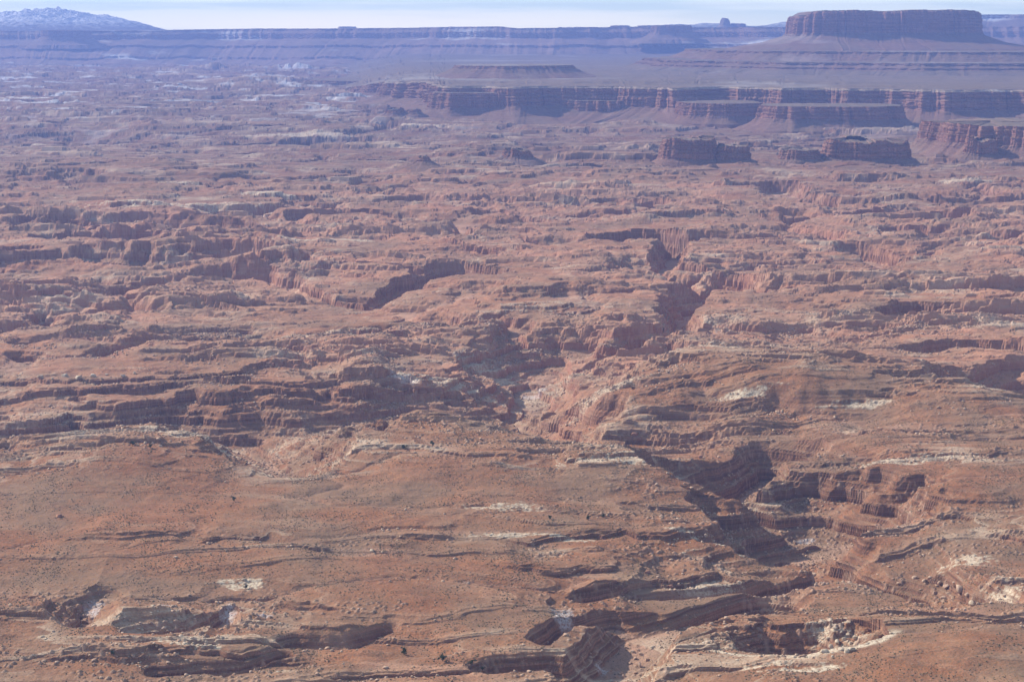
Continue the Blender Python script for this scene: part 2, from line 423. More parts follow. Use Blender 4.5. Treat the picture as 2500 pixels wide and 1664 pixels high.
    mixB = np.clip(0.15 + carved * 0.8 + sstep(1250, 1500, dist) * 0.2, 0, 1) * (1 - 0.85 * flat)
    h1 = hb * (1 - mixB) + hB * mixB
    hM, fM, kM = terrace(h1 + 1.5, 6.4, 0.84, 0.30)
    hM -= 1.5
    mixM = np.clip((0.35 + 0.3 * sstep(1280, 1600, dist)) * (0.9 + 1.2 * patch) * (1 - 0.8 * flat), 0, 1)
    h1 = h1 * (1 - mixM) + hM * mixM
    hF, fF, kF = terrace(h1, 17.0, 0.80, 0.25)
    mixF = sstep(2600, 4200, dist) * 0.45
    h1 = h1 * (1 - mixF) + hF * mixF
    T2 = 3.3
    hS, fS, kS = terrace(h1 + 0.9 * gnoise(x / 40, y / 40, 25), T2, 0.80, 0.38)
    mixS = np.clip(0.72 + 1.2 * patch + 0.5 * carved, 0, 1) * (1 - 0.8 * flat)
    h2 = h1 * (1 - mixS) + hS * mixS
    # slickrock domes
    slick = sstep(1480, 1680, dist + 120 * w3 + 0.10 * x) * (1 - sstep(2900, 4200, dist)) 
    slick = np.clip(slick * (.25 + .75 * np.minimum(busy, 1)) * (1.0 + 1.5 * fbm(x, y, 240, 3, 26) + .3 * np.exp(-((x / dist - .03) / .13) ** 2)), 0, 1) * (1 - flat)
    rp = at(1330, 940, -20); slick = np.maximum(slick, 0.9 * np.exp(-(((wx - rp[0]) / 40) ** 2 + ((wy - rp[1]) / 50) ** 2)))
    f1, f2, cid = worley(x * .6 + 7 * w1, y * 0.9 + 7 * w2, 24, 1)
    g1, g2, cid2 = worley(x * .6 + 4 * w1, y * 0.9 + 4 * w2, 10, 2)
    dome = np.sqrt(np.clip(1 - (f1 * 1.15) ** 2, 0, 1)) * (0.4 + 0.9 * cid)
    dome2 = np.sqrt(np.clip(1 - (g1 * 1.15) ** 2, 0, 1)) * (0.4 + 0.9 * cid2)
    h2 += slick * ((1.7 + 1.6 * sstep(.5, 1, slick)) * dome + 2.0 * dome2 - 2.2)
    # cliff-base rubble and surface roughness
    rough = (1 - 0.85 * flat) * (1 - 0.5 * slick) * (.35 + .65 * np.minimum(busy, 1))
    h2 += rough * (0.55 * fbm(x, y, 9, 4, 30) * (0.3 + sstep(-.2, .4, patch)) + 0.10 * np.abs(gnoise(x / 1.7, y / 1.7, 31))) + flat * 0.18 * gnoise(x / 5, y / 5, 33)
    k1, k2, kid = worley(x, y, 4.2, 3)
    blocks = np.clip(0.42 - k1, 0, 1) * 3.2 * (kid > 0.55) * sstep(0.05, 0.35, fbm(x, y, 45, 3, 34) + 0.35 * mixS - 0.1) * rough
    h2 += blocks
    # masks
    rim = np.exp(-np.abs(fS - 0.02) / 0.10) * mixS * (1 - mixF) + np.exp(-fB / 0.035) * mixB + np.exp(-fM / 0.06) * mixM * (1 - mixF) + np.exp(-fF / 0.06) * mixF + crim
    cream = np.clip(rim, 0, 1) * sstep(0.08, 0.42, fbm(x, y, 120, 4, 40, .6) + 0.06)
    cream *= 0.85
    crn = 2.4 * fbm(x, y * 1.6, 22, 5, 41, .75) + .7 * gnoise(x / 2.7, y / 3.1, 44) + 0.75 - 1.3 * np.clip(rim, 0, 1)
    for px, py, z, rx, ry in CREAM:
        X, Y, _ = at(px, py, z)
        e = ((wx - X) / rx) ** 2 + ((cyw - Y) / ry) ** 2
        cream = np.maximum(cream, sstep(1.6, 0.5, e + crn))
    ringm = np.exp(-((rr - 35) / 2.0) ** 2) * sstep(4, -12, ey + 0.1 * ex)
    cream = np.maximum(cream, np.clip(ringm * 1.5, 0, 1))
    snow = np.zeros(x.shape, np.float32)
    for px, py, z, rx, ry in SNOW:
        X, Y, _ = at(px, py, z)
        e = ((cxw - X) / rx) ** 2 + ((cyw - Y) / ry) ** 2
        snow = np.maximum(snow, sstep(1.6, 0.3, e + 1.3 * fbm(x, y, 5, 3, 42)) * 0.42)
    # snow lying in the far basin
    fs = sstep(4600, 7500, dist) * sstep(0.20, 0.36, fbm(x * .6, y, 170, 5, 43, .6) + 0.12 * np.clip(rim, 0, 1))
    snow = np.maximum(snow, 0.95 * fs)
    creamfar = sstep(3000, 5200, dist) * sstep(0.16, 0.36, fbm(x, y, 150, 5, 45, .65) + 0.15 * np.clip(rim, 0, 1))
    cream = np.maximum(cream, 0.55 * creamfar * np.clip(rim * 1.5, 0.15, 1))
    blockm = np.clip(blocks, 0, 1)
    return h2, dict(sand=sand, dark=sstep(1900, 5600, dist) * np.clip(.8 + .6 * fbm(x, y, 700, 3, 60), 0, 1), cream=np.clip(cream, 0, 1), slick=slick, flat=flat, snow=snow, rim=np.clip(rim, 0, 1), blocks=blockm)  # dark: shade of the far ledges put into the ground colour, growing with distance

# polar tessellation, denser where more of it is seen
be = np.concatenate([np.linspace(-0.62, -0.31, 120, endpoint=False), np.linspace(-0.31, 0.31, DENS_C if 'DENS_C' in globals() else 1560), np.linspace(0.31, 0.62, 121)[1:]])
def depth_of_row(v): return CAM_Z / math.tan(PITCH + math.atan((v - H / 2) / F))
rows = np.concatenate([np.linspace(120, 700, 40, endpoint=False),
                       [depth_of_row(v) for v in np.arange(740, 190, -0.42)],
                       [depth_of_row(v) for v in np.arange(190, 62, -0.30)],
                       np.geomspace(depth_of_row(62) + 60, 20300, 30)])
rows = np.unique(rows)
BX, RY = np.meshgrid(be, rows)
gx = (BX * RY).ravel().astype(np.float32); gy = RY.ravel().astype(np.float32)
nr, nc = BX.shape
print("terrain grid", nr, nc)
CH = 120000
gz = np.empty(gx.shape, np.float32)
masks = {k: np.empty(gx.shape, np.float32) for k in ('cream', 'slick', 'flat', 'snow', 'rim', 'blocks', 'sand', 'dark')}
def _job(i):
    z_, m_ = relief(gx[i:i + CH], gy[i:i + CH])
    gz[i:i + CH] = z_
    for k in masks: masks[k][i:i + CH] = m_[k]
from concurrent.futures import ThreadPoolExecutor
with ThreadPoolExecutor(4) as ex_:
    list(ex_.map(_job, range(0, len(gx), CH)))

def grid_mesh(name, X, Y, Z, n_r, n_c, wrap=False, mat=None, attrs=None, smooth=False):
    me = bpy.data.meshes.new(name)
    co = np.stack([X, Y, Z], 1).astype(np.float32).ravel()
    idx = np.arange(n_r * n_c, dtype=np.int32).reshape(n_r, n_c)
    a = idx[:-1, :-1]; b = idx[:-1, 1:]; c = idx[1:, 1:]; d = idx[1:, :-1]
    f = np.stack([a, b, c, d], -1).reshape(-1, 4)
    if wrap:
        f = np.concatenate([f, np.stack([idx[:-1, -1], idx[:-1, 0], idx[1:, 0], idx[1:, -1]], -1)])
    me.vertices.add(n_r * n_c); me.vertices.foreach_set('co', co)
    me.loops.add(f.size); me.loops.foreach_set('vertex_index', f.ravel())
    me.polygons.add(len(f)); me.polygons.foreach_set('loop_start', np.arange(0, f.size, 4, dtype=np.int32))
    me.update(calc_edges=True)
    me.polygons.foreach_set('use_smooth', np.full(len(f), smooth, bool))
    for k, v in (attrs or {}).items():
        at_ = me.attributes.new(k, 'FLOAT', 'POINT'); at_.data.foreach_set('value', v.astype(np.float32))
    if mat: me.materials.append(mat)
    ob = bpy.data.objects.new(name, me); col.objects.link(ob)
    return ob

# ------------------------------------------------------------------ materials
def rock_material(name, soil, soil2, rock, rock2, cream, basin=True, strata=0.05, scale=1.0, snow_amt=0.0, snow_z=None):
    m = bpy.data.materials.new(name); m.use_nodes = True
    t = m.node_tree; t.nodes.clear()
    out = N(t, 'ShaderNodeOutputMaterial'); bs = N(t, 'ShaderNodeBsdfPrincipled')
    bs.inputs['Roughness'].default_value = 0.95
    bs.inputs['Specular IOR Level'].default_value = 0.1
    t.links.new(bs.outputs[0], out.inputs[0])
    geo = N(t, 'ShaderNodeNewGeometry')
    pos = geo.outputs['Position']
    sp = N(t, 'ShaderNodeSeparateXYZ'); t.links.new(pos, sp.inputs[0])
    sn = N(t, 'ShaderNodeSeparateXYZ'); t.links.new(geo.outputs['True Normal'], sn.inputs[0])
    def noise(sc, det=4, rough=.55, vec=None, dist=0.0):
        n = N(t, 'ShaderNodeTexNoise', inp={'Scale': sc, 'Detail': det, 'Roughness': rough, 'Distortion': dist})
        t.links.new(vec if vec is not None else pos, n.inputs['Vector'])
        return n.outputs[0]
    def att(nm):
        n = N(t, 'ShaderNodeAttribute', attribute_name=nm); return n.outputs['Fac']
    up = ramp(t, sn.outputs[2], [(0.45, 0.0), (0.88, 1.0)])
    big = noise(0.006 / scale, 5, .6)
    mid = noise(0.05 / scale, 5, .6)
    fine = noise(0.6 / scale, 4, .65)
    soilc = mixc(t, ramp(t, big, [(0.35, 0.0), (0.65, 1.0)]), soil, soil2)
    soilc = mixc(t, ramp(t, mid, [(0.42, 0.0), (0.68, 0.55)]), soilc, tuple(v * 1.18 for v in soil2))
    # strata
    cmb = N(t, 'ShaderNodeCombineXYZ')
    t.links.new(mathn(t, 'MULTIPLY', sp.outputs[0], 0.004), cmb.inputs[0])
    t.links.new(mathn(t, 'MULTIPLY', sp.outputs[1], 0.004), cmb.inputs[1])
    t.links.new(mathn(t, 'MULTIPLY', sp.outputs[2], strata * 6), cmb.inputs[2])
    st = noise(1.0, 4, .6, cmb.outputs[0])
    rockc = mixc(t, ramp(t, st, [(0.36, 0.0), (0.45, 0.35), (0.50, 0.15), (0.56, 0.9), (0.64, 0.5)]), rock, rock2)
    if basin:
        slickc = mixc(t, mid, (0.46, 0.205, 0.118), (0.60, 0.315, 0.20))
        soilc = mixc(t, mathn(t, 'MULTIPLY', att('slick'), 0.85), soilc, slickc)
        rockc = mixc(t, mathn(t, 'MULTIPLY', att('slick'), 0.6), rockc, (0.40, 0.19, 0.13))
    soilc = mixc(t, ramp(t, st, [(0.44, 0.0), (0.50, 0.32), (0.56, 0.0), (0.62, 0.38)]), soilc, rock2)
    patch = noise(0.11 / scale, 6, .72, None, 1.2)
    soilc = mixc(t, ramp(t, patch, [(0.40, 0.45), (0.50, 0.0)]), soilc, (0.15, 0.082, 0.05))
    soilc = mixc(t, ramp(t, patch, [(0.58, 0.0), (0.66, 0.4)]), soilc, (0.46, 0.27, 0.17))
    c = mixc(t, up, rockc, soilc)
    if basin:
        c = mixc(t, mathn(t, 'MULTIPLY', att('sand'), ramp(t, sn.outputs[2], [(0.7, 0.0), (0.9, 0.85)])), c, (0.50, 0.29, 0.20))
        c = mixc(t, mathn(t, 'MULTIPLY', att('dark'), 0.68), c, (0.105, 0.060, 0.052))  # painted shade: far basin colour darkened as if its ledges lay in shadow
    # speckle of gravel and low scrub
    spk = noise(0.9 / scale, 2, .7)
    sf = ramp(t, spk, [(0.50, 0.0), (0.62, 0.55)])
    if basin:
        sf = mathn(t, 'MULTIPLY', sf, mathn(t, 'SUBTRACT', 1.0, mathn(t, 'MULTIPLY', att('slick'), 0.75)))
    c = mixc(t, sf, c, (0.115, 0.095, 0.065))
    spk2 = noise(0.55 / scale, 3, .7, None, 0.5)
    c = mixc(t, ramp(t, spk2, [(0.62, 0.0), (0.72, 0.5)]), c, (0.50, 0.36, 0.26))
    # green grey scrub tint on soil
    gn = noise(0.012 / scale, 4, .6)
    c = mixc(t, mathn(t, 'MULTIPLY', mathn(t, 'MULTIPLY', ramp(t, gn, [(0.42, 0.0), (0.62, 0.6)]), up), 1.0), c, (0.185, 0.135, 0.09))
    if basin:
        cr = mathn(t, 'MULTIPLY', mathn(t, 'MULTIPLY', att('cream'), ramp(t, fine, [(0.36, 0.15), (0.52, 1.0)])), ramp(t, sn.outputs[2], [(0.3, 0.12), (0.8, 1.0)]))
        c = mixc(t, cr, c, cream)
        c = mixc(t, mathn(t, 'MULTIPLY', att('rim'), 0.38), c, (0.50, 0.33, 0.22))
        bl = mathn(t, 'MULTIPLY', att('blocks'), 0.55)
        c = mixc(t, bl, c, (0.48, 0.33, 0.24))
        c = mixc(t, mathn(t, 'MULTIPLY', att('snow'), ramp(t, fine, [(0.38, 0.1), (0.58, 1.0)])), c, (0.78, 0.80, 0.84))
    elif snow_amt:
        sv = N(t, 'ShaderNodeMapping'); sv.inputs['Scale'].default_value = (1, 1, 4); t.links.new(pos, sv.inputs[0])
        s1 = noise(0.0035 / scale, 6, .7, sv.outputs[0])
        f = mathn(t, 'MULTIPLY', ramp(t, s1, [(0.56, 0.0), (0.64, 1.0)]), ramp(t, sn.outputs[2], [(0.3, 0.0), (0.6, snow_amt)]))
        if snow_z:
            s2 = noise(0.02, 4, .65)
            f = mathn(t, 'ADD', mathn(t, 'MULTIPLY', mathn(t, 'SUBTRACT', sp.outputs[2], snow_z[0]), 1 / (snow_z[1] - snow_z[0])), mathn(t, 'MULTIPLY', mathn(t, 'SUBTRACT', s2, 0.5), 2.6))
            f = mathn(t, 'MULTIPLY', f, ramp(t, sn.outputs[2], [(0.35, 0.25), (0.75, 1.0)]), clamp=True)
        c = mixc(t, f, c, (0.88, 0.89, 0.90))
    t.links.new(c, bs.inputs['Base Color'])
    bsum = mathn(t, 'ADD', mathn(t, 'MULTIPLY', fine, 1.0), mathn(t, 'MULTIPLY', mid, 2.5))
    bsum = mathn(t, 'ADD', bsum, mathn(t, 'MULTIPLY', st, 1.2))
    bp = N(t, 'ShaderNodeBump'); bp.inputs['Strength'].default_value = 0.7; bp.inputs['Distance'].default_value = 1.0 * scale
    t.links.new(bsum, bp.inputs['Height']); t.links.new(bp.outputs[0], bs.inputs['Normal'])
    return m
CREAMC = (0.60, 0.50, 0.37)
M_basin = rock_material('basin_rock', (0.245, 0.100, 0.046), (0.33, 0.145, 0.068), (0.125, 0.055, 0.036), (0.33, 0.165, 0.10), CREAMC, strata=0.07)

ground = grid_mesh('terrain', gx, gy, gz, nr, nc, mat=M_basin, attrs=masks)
ground['kind'] = 'structure'


# ------------------------------------------------------------------ far cliffs, mesas and buttes
def ground_z(x, y):
    x = np.atleast_1d(np.asarray(x, float)); y = np.atleast_1d(np.asarray(y, float))
    b = np.interp(x / y, be, np.arange(nc)); r = np.interp(y, rows, np.arange(nr))
    b0 = np.clip(b.astype(int), 0, nc - 2); r0 = np.clip(r.astype(int), 0, nr - 2)
    fb = b - b0; fr = r - r0; G = gz.reshape(nr, nc)
    return (G[r0, b0] * (1 - fb) + G[r0, b0 + 1] * fb) * (1 - fr) + (G[r0 + 1, b0] * (1 - fb) + G[r0 + 1, b0 + 1] * fb) * fr
def hit(dx, dy):
    """where the ray through a display pixel meets the ground"""
    d = at(dx, dy, depth=1.0); ts = np.geomspace(600, 14000, 3000)
    z = CAM_Z + ts * (d[2] - CAM_Z)
    g = ground_z(ts * d[0], ts)
    k = int(np.argmax(g > z))
    return (ts[k] * d[0], ts[k], float(g[k]))
def zrow(dy, depth):
    return at(1178, dy, depth=depth)[2]
def tag(o, label=None, cat=None, group=None, kind=None):
    if label: o['label'] = label
    if cat: o['category'] = cat
    if group: o['group'] = group
    if kind: o['kind'] = kind
    return o
def empty(name, loc):
    o = bpy.data.objects.new(name, None); col.objects.link(o); o.location = loc; return o

def resample(P, ds, closed):
    P = np.array(P, float)
    if closed: P = np.vstack([P, P[:1]])
    L = np.concatenate([[0], np.cumsum(np.hypot(*np.diff(P, axis=0).T))])
    n = max(int(L[-1] / ds), 16); s = np.linspace(0, L[-1], n, endpoint=not closed)
    X = np.interp(s, L, P[:, 0]); Y = np.interp(s, L, P[:, 1])
    return X, Y, s, L[-1]

def landform(name, pts, prof, ds, closed=False, seed=1, shape=((40, 220), (16, 80)), flute=((9, 34), (4, 13), (2, 6)),
             back=4000, mats=None, topvar=0.0, toplen=60, spine=0.5, dz=None, zvar=0.0, nsm=40):
    """prof: rows from rim outward and down: (outset, z, flute weight, part name, rows)"""
    X, Y, s, L = resample(pts, ds, closed)
    def per(lam, sd, fn):                      # noise along the rim, periodic when closed
        if closed:
            r = L / (2 * math.pi * lam); a = s / L * 2 * math.pi
            return fn((np.cos(a) * r).astype(np.float32), (np.sin(a) * r).astype(np.float32), sd)
        return fn((s / lam).astype(np.float32), np.full(s.shape, sd * 1.7, np.float32), sd)
    def normals(X, Y):
        if closed: tx = np.roll(X, -1) - np.roll(X, 1); ty = np.roll(Y, -1) - np.roll(Y, 1)
        else: tx = np.gradient(X); ty = np.gradient(Y)
        q = np.hypot(tx, ty) + 1e-9
        return ty / q, -tx / q
    def blur(a, n):
        k = np.ones(2 * n + 1) / (2 * n + 1)
        if closed: return np.convolve(np.concatenate([a[-n:], a, a[:n]]), k, 'valid')
        return np.convolve(np.concatenate([np.full(n, a[0]), a, np.full(n, a[-1])]), k, 'valid')
    nb = max(int(30 / ds), 2)
    X0, Y0 = blur(X, nb), blur(Y, nb)
    nx, ny = normals(X0, Y0)
    off = 0
    for i, (am, lam) in enumerate(shape): off = off + am * per(lam, seed + i, gnoise)
    X1 = X0 + nx * off; Y1 = Y0 + ny * off
    X1, Y1 = blur(X1, 2), blur(Y1, 2)
    nb2 = max(2, int((nsm if not closed else min(nsm, L / 14)) / ds)); n2 = normals(blur(X1, nb2), blur(Y1, nb2)); nx, ny = n2
    fl = 0
    lam0 = flute[0][1]
    s_keep = s
    s = s + lam0 * 1.1 * per(lam0 * 4.3, seed + 31, gnoise)
    for i, (am, lam) in enumerate(flute): fl = fl + am * (np.abs(per(lam, seed + 5 + i, gnoise)) * 2 - 0.6) * (0.35 + 1.5 * np.abs(per(lam * 3.1, seed + 41 + i, gnoise)))
    s = s_keep
    topn = topvar * np.round(per(toplen, seed + 11, gnoise) * 3) / 2.2 + topvar * 0.25 * per(toplen / 6, seed + 12, gnoise)
    gul = np.abs(per(max(45, ds * 9), seed + 14, gnoise)) * 2 - .5 + .6 * np.abs(per(max(18, ds * 4), seed + 15, gnoise))
    gul = gul * (.2 + 1.8 * np.abs(per(max(150, ds * 22), seed + 18, gnoise)))
    zband = zvar * (per(max(300, ds * 40), seed + 16, gnoise) + .5 * per(max(90, ds * 12), seed + 17, gnoise))
    cx, cyy = X1.mean(), Y1.mean()
    rowsX, rowsY, rowsZ, part = [], [], [], []
    topz = prof[0][1]; botz = prof[-1][1]
    dzz = dz(X1) if dz else 0
    def add(px, py, pz, nm):
        rowsX.append(px); rowsY.append(py); rowsZ.append(pz); part.append(nm)
    def hw(z):   # how much of the top variation reaches this height
        return np.clip((z - botz) / (topz - botz), 0, 1) ** 2
    if closed:
        sx = (X1.max() - X1.min()) / 2 * spine
        qx = np.clip(X1, cx - sx, cx + sx); qy = np.full(X1.shape, cyy)
        for k in (0.0, 0.25, 0.5, 0.75, 0.92):
            jx = qx + (X1 - qx) * k; jy = qy + (Y1 - qy) * k
            add(jx, jy, topz + (topn + dzz) * (0.7 + 0.3 * k) + (1 - k) * 2 + 1.5 * gnoise((jx / 30).astype(np.float32), (jy / 30).astype(np.float32), seed), 'summit')
    else:
        for k in np.geomspace(1.0, 0.0006, 70):
            jx, jy = (X1 * (1 + k * back / Y1)).astype(np.float32), (Y1 + k * back).astype(np.float32)
            c1, _ = cuesta(jx, jy, 420, seed + 90, 14); c2, _ = cuesta(jx, jy, 160, seed + 91, 8)
            fade = min(1, k * back / 200)
            add(jx, jy, topz + dzz * np.ones(X1.shape) + fade * (11 * c1 + 5 * c2 + 5 * fbm(jx, jy, 500, 3, seed) - 6), 'summit')
    prev = (prof[0][0], prof[0][1], prof[0][2])
    for j, (o, z, fw, nm, nrow) in enumerate(prof):
        for r in range(nrow):
            f = (r + 1) / nrow if j else 0
            oo = prev[0] + (o - prev[0]) * f; zz = prev[1] + (z - prev[1]) * f; ff = prev[2] + (fw - prev[2]) * f
            zt = zz + (topn + dzz) * hw(zz) + (zband * min(1, max(j - 1, 0)) * (1 - hw(zz)) if zvar else 0)
            sl = (s / 26).astype(np.float32)
            led = 1.6 * gnoise(sl, (zt / 6).astype(np.float32), seed + 3) + 1.0 * gnoise(sl * 4, (zt / 2.5).astype(np.float32), seed + 4)
            tal = 1 - min(ff, 1)
            d = oo + ff * fl + led * min(ff + .2, 1) * (ds * 0.6 + .6) + tal * gul * 0.13 * min(max(oo, 0), 260 + ds * 12)
            if closed and False: pass
            add(X1 + nx * d, Y1 + ny * d, zt, nm)
            if j == 0: break
        prev = (o, z, fw)
    Xa = np.array(rowsX); Ya = np.array(rowsY); Za = np.array(rowsZ)
    root = empty(name, (float(Xa[-1].mean()), float(Ya[-1].mean()), float(botz)))
    # split into parts; neighbours share their seam row
    order = []
    for nm in part:
        if nm not in order: order.append(nm)
    for nm in order:
        idx = [i for i, p in enumerate(part) if p == nm]
        a, b = idx[0], idx[-1]
        if b + 1 < len(part): b += 1
        n_r = b - a + 1
        o = grid_mesh(nm, Xa[a:b + 1].ravel() - root.location.x, Ya[a:b + 1].ravel() - root.location.y, Za[a:b + 1].ravel() - root.location.z, n_r, Xa.shape[1], wrap=closed, mat=(mats or MATS)[nm])
        o.parent = root
    return root

M_cliff = rock_material('cliff_rock', (0.28, 0.15, 0.10), (0.33, 0.19, 0.13), (0.19, 0.088, 0.062), (0.34, 0.165, 0.11), CREAMC, basin=False, strata=0.02, scale=3.0)
M_talus = rock_material('talus_slope_soil', (0.19, 0.105, 0.078), (0.25, 0.14, 0.10), (0.17, 0.09, 0.068), (0.24, 0.135, 0.10), CREAMC, basin=False, strata=0.02, scale=3.0, snow_amt=0.12)
M_bench = rock_material('bench_soil', (0.17, 0.135, 0.10), (0.22, 0.165, 0.12), (0.19, 0.115, 0.085), (0.27, 0.17, 0.125), CREAMC, basin=False, strata=0.02, scale=4.0, snow_amt=0.16)
M_rim = rock_material('pale_rim_rock', (0.38, 0.30, 0.23), (0.48, 0.39, 0.29), (0.30, 0.21, 0.155), (0.40, 0.30, 0.22), CREAMC, basin=False, strata=0.03, scale=3.0, snow_amt=0.6)
M_far = rock_material('far_cliff_rock', (0.30, 0.19, 0.14), (0.36, 0.24, 0.18), (0.25, 0.14, 0.10), (0.34, 0.20, 0.15), CREAMC, basin=False, strata=0.01, scale=9.0, snow_amt=0.9)
M_mount = rock_material('mountain_rock', (0.16, 0.18, 0.20), (0.22, 0.23, 0.24), (0.10, 0.10, 0.11), (0.15, 0.15, 0.15), CREAMC, basin=False, strata=0.002, scale=12.0, snow_amt=1.0, snow_z=(320, 400))
MATS = dict(summit=M_bench, cliff_face=M_cliff, talus_slope=M_talus, rim_rock=M_rim, foot_slope=M_talus)

def oval(cx, cy, rx, ry, p=2.6, n=90):
    out = []
    for i in range(n):
        a = math.pi + i / n * 2 * math.pi
        c, s_ = math.cos(a), math.sin(a)
        out.append((cx + rx * math.copysign(abs(c) ** (2 / p), c), cy + ry * math.copysign(abs(s_) ** (2 / p), s_)))
    return out

def butte(name, x0, x1, ytop, ybase, zbase, ry, label, cat='butte', cliff=0.55, talus=0.9, seed=1, topvar=0, toplen=60, dz=None, depth=None, group=None, p=2.6,
          shape=None, flute=None, mats=None, steps=None, spine=.5):
    """a butte from the pixel box of its cliff top and its foot"""
    D = at(0, ybase, z=zbase)[1] if depth is None else depth
    hgt_px = (ybase - ytop) * DS
    ztop = zrow(ytop, D + 10)
    h = ztop - zbase; tz = zbase + h * (1 - cliff)
    tw = (tz - zbase) * talus + 4
    Dc = D + tw + ry
    ax = at(x0, ybase, depth=D + tw)[0]; bx = at(x1, ybase, depth=D + tw)[0]
    rx = (bx - ax) / 2
    sc = rx / 100
    shape = shape or ((10 * min(sc, 2.2), 70), (5, 30))
    flute = flute or ((5 * min(sc, 1.6), 26), (2.5, 10), (1.2, 4.5))
    prof = [(0, ztop, 0.5, 'cliff_face', 1)]
    st = steps or [(1.5, 1.0), (2.5, .8), (5.0, .78), (6.5, .42), (9.5, .40), (11.5, 0.0)]
    for o, f in st: prof.append((o * min(1, sc + .3), tz + (ztop - tz) * f, 1.0, 'cliff_face', 5))
    prof += [(11.5 * min(1, sc + .3) + tw * .4, zbase + (tz - zbase) * .5, .5, 'talus_slope', 7), (11.5 + tw, zbase, .15, 'talus_slope', 7), (16 + tw * 1.6, zbase - 9, 0, 'talus_slope', 3), (30 + tw * 2, zbase - 40, 0, 'talus_slope', 2)]
    o = landform(name, oval((ax + bx) / 2, Dc, rx, ry, p), prof, max(D / 1785 * .55, .8), True, seed, shape, flute, mats=mats, topvar=topvar, toplen=toplen, dz=dz, spine=spine)
    tag(o, label, cat, group)
    return o

# the pale rimmed shelf and its long cliff wall
rim_px = [(420, 198, 9000), (600, 198, 8800), (760, 198, 8300), (900, 197, 7400), (985, 196, 6300), (1050, 199, 5950), (1180, 201, 5900), (1300, 202, 6050), (1420, 203, 5900), (1540, 203, 5750), (1650, 202, 5850), (1800, 201, 5700),
          (1900, 199, 5800), (2050, 197, 5700), (2200, 195, 5600), (2356, 193, 5650), (2600, 192, 5500), (3000, 192, 5300), (3600, 192, 5100)]
rim_w = [(at(a, 200, depth=d)[0], d) for a, b, d in rim_px]
RZ = 118.0
def walldz(X):
    return -96 * (1 - sstep(at(700, 60, depth=8500)[0], at(985, 60, depth=6300)[0], X))
landform('cliff_wall', rim_w, [
    (0, RZ, .4, 'rim_rock', 1), (2, RZ - 3, .45, 'rim_rock', 4), (9, RZ - 5, .7, 'rim_rock', 3), (12, RZ - 30, 1.1, 'cliff_face', 10), (20, RZ - 33, 1, 'cliff_face', 3),
    (26, RZ - 62, 1, 'cliff_face', 12), (60, RZ - 76, .5, 'foot_slope', 8), (120, 26, .15, 'foot_slope', 8), (260, 6, 0, 'foot_slope', 3), (400, -30, 0, 'foot_slope', 2)],
    3.0, False, 3, shape=((110, 420), (45, 150), (18, 60)), flute=((14, 45), (6, 18), (3, 8)), back=9000, nsm=160, dz=walldz)
bpy.data.objects['cliff_wall']['kind'] = 'structure'

# spurs and detached blocks in front of the wall
butte('butte', 990, 1225, 214, 262, 30, 90, 'dark red fluted block of cliff standing out from the left end of the long wall', seed=21, cliff=.72, talus=1.0)
butte('butte', 1300, 1565, 232, 264, 28, 110, 'low dark spur of cliff below the middle of the long pale-rimmed wall', seed=22, cliff=.7)
butte('butte', 1575, 1760, 238, 278, 24, 150, 'sheer fluted spur of cliff below the wall, left of the long dark mesa', seed=23, cliff=.7)
butte('mesa', 1760, 2095, 246, 294, 18, 130, 'long dark flat-topped mesa with rounded right end in front of the pale-rimmed wall', 'mesa', cliff=.6, talus=1.3, seed=24)
butte('butte', 884, 930, 250, 266, 26, 30, 'left and larger of two small pointed dark buttes left of the fluted block', seed=25, cliff=.5, topvar=5, toplen=30)
butte('butte', 936, 966, 252, 266, 26, 26, 'right and smaller of two small pointed dark buttes left of the fluted block', seed=26, cliff=.4, topvar=4, toplen=30)
# the near red buttes
butte('butte', 1524, 1650, 320, 373, 8, 40, 'tall red castle-like butte with cracked upright walls', seed=31, cliff=.86, talus=.9, topvar=6, toplen=45)
butte('butte', 1645, 1728, 337, 373, 8, 30, 'low dark red butte with jagged top touching the right side of the castle-like butte', seed=32, cliff=.86, talus=.9, topvar=5, toplen=30)
butte('butte', 1798, 1890, 345, 370, 8, 34, 'low flat dark red block at the left end of a broken row of red cliffs', seed=33, cliff=.86, talus=.9, topvar=3, toplen=40)
butte('butte', 1900, 2100, 323, 370, 8, 50, 'jagged red cliff fin with stepped skyline left of the big corner butte', seed=34, cliff=.86, talus=.9, topvar=8, toplen=50)
butte('mesa', 2225, 2700, 292, 362, 10, 210, 'big red mesa with deep buttresses at the right edge', 'mesa', seed=35, cliff=.62, talus=1.0, shape=((48, 150), (22, 60), (8, 24)), topvar=3)
butte('butte', 2225, 2300, 322, 364, 8, 26, 'narrow red buttress standing in front of the big corner mesa', seed=36, cliff=.75, topvar=7, toplen=30)
butte('butte', 955, 995, 364, 390, 14, 14, 'small pointed red cone with wide skirt on the open basin floor', seed=37, cliff=.35, talus=2.2, topvar=4, toplen=20)
butte('butte', 1155, 1225, 347, 370, 10, 20, 'low cluster of dark red knobs right of the pink slickrock dome', seed=38, cliff=.6, talus=1.6, topvar=6, toplen=22)
# low far walls left of the long wall
butte('mesa', 700, 960, 186, 199, 34, 300, 'thin low dark mesa running left of the long pale-rimmed wall', 'mesa', seed=41, cliff=.6, shape=((60, 300), (25, 100)), flute=((10, 50), (5, 20)))
butte('butte', 608, 645, 191, 200, 34, 60, 'tiny dark twin-topped butte left of the thin low mesa', seed=42, cliff=.5, topvar=5, toplen=50)
# on the shelf
butte('mesa', 1050, 1310, 152, 180, RZ - 2, 200, 'low snow-streaked mesa on the shelf left of the big flat-topped mesa', 'mesa', seed=43, cliff=.25, talus=2.6, shape=((30, 200), (12, 70)))
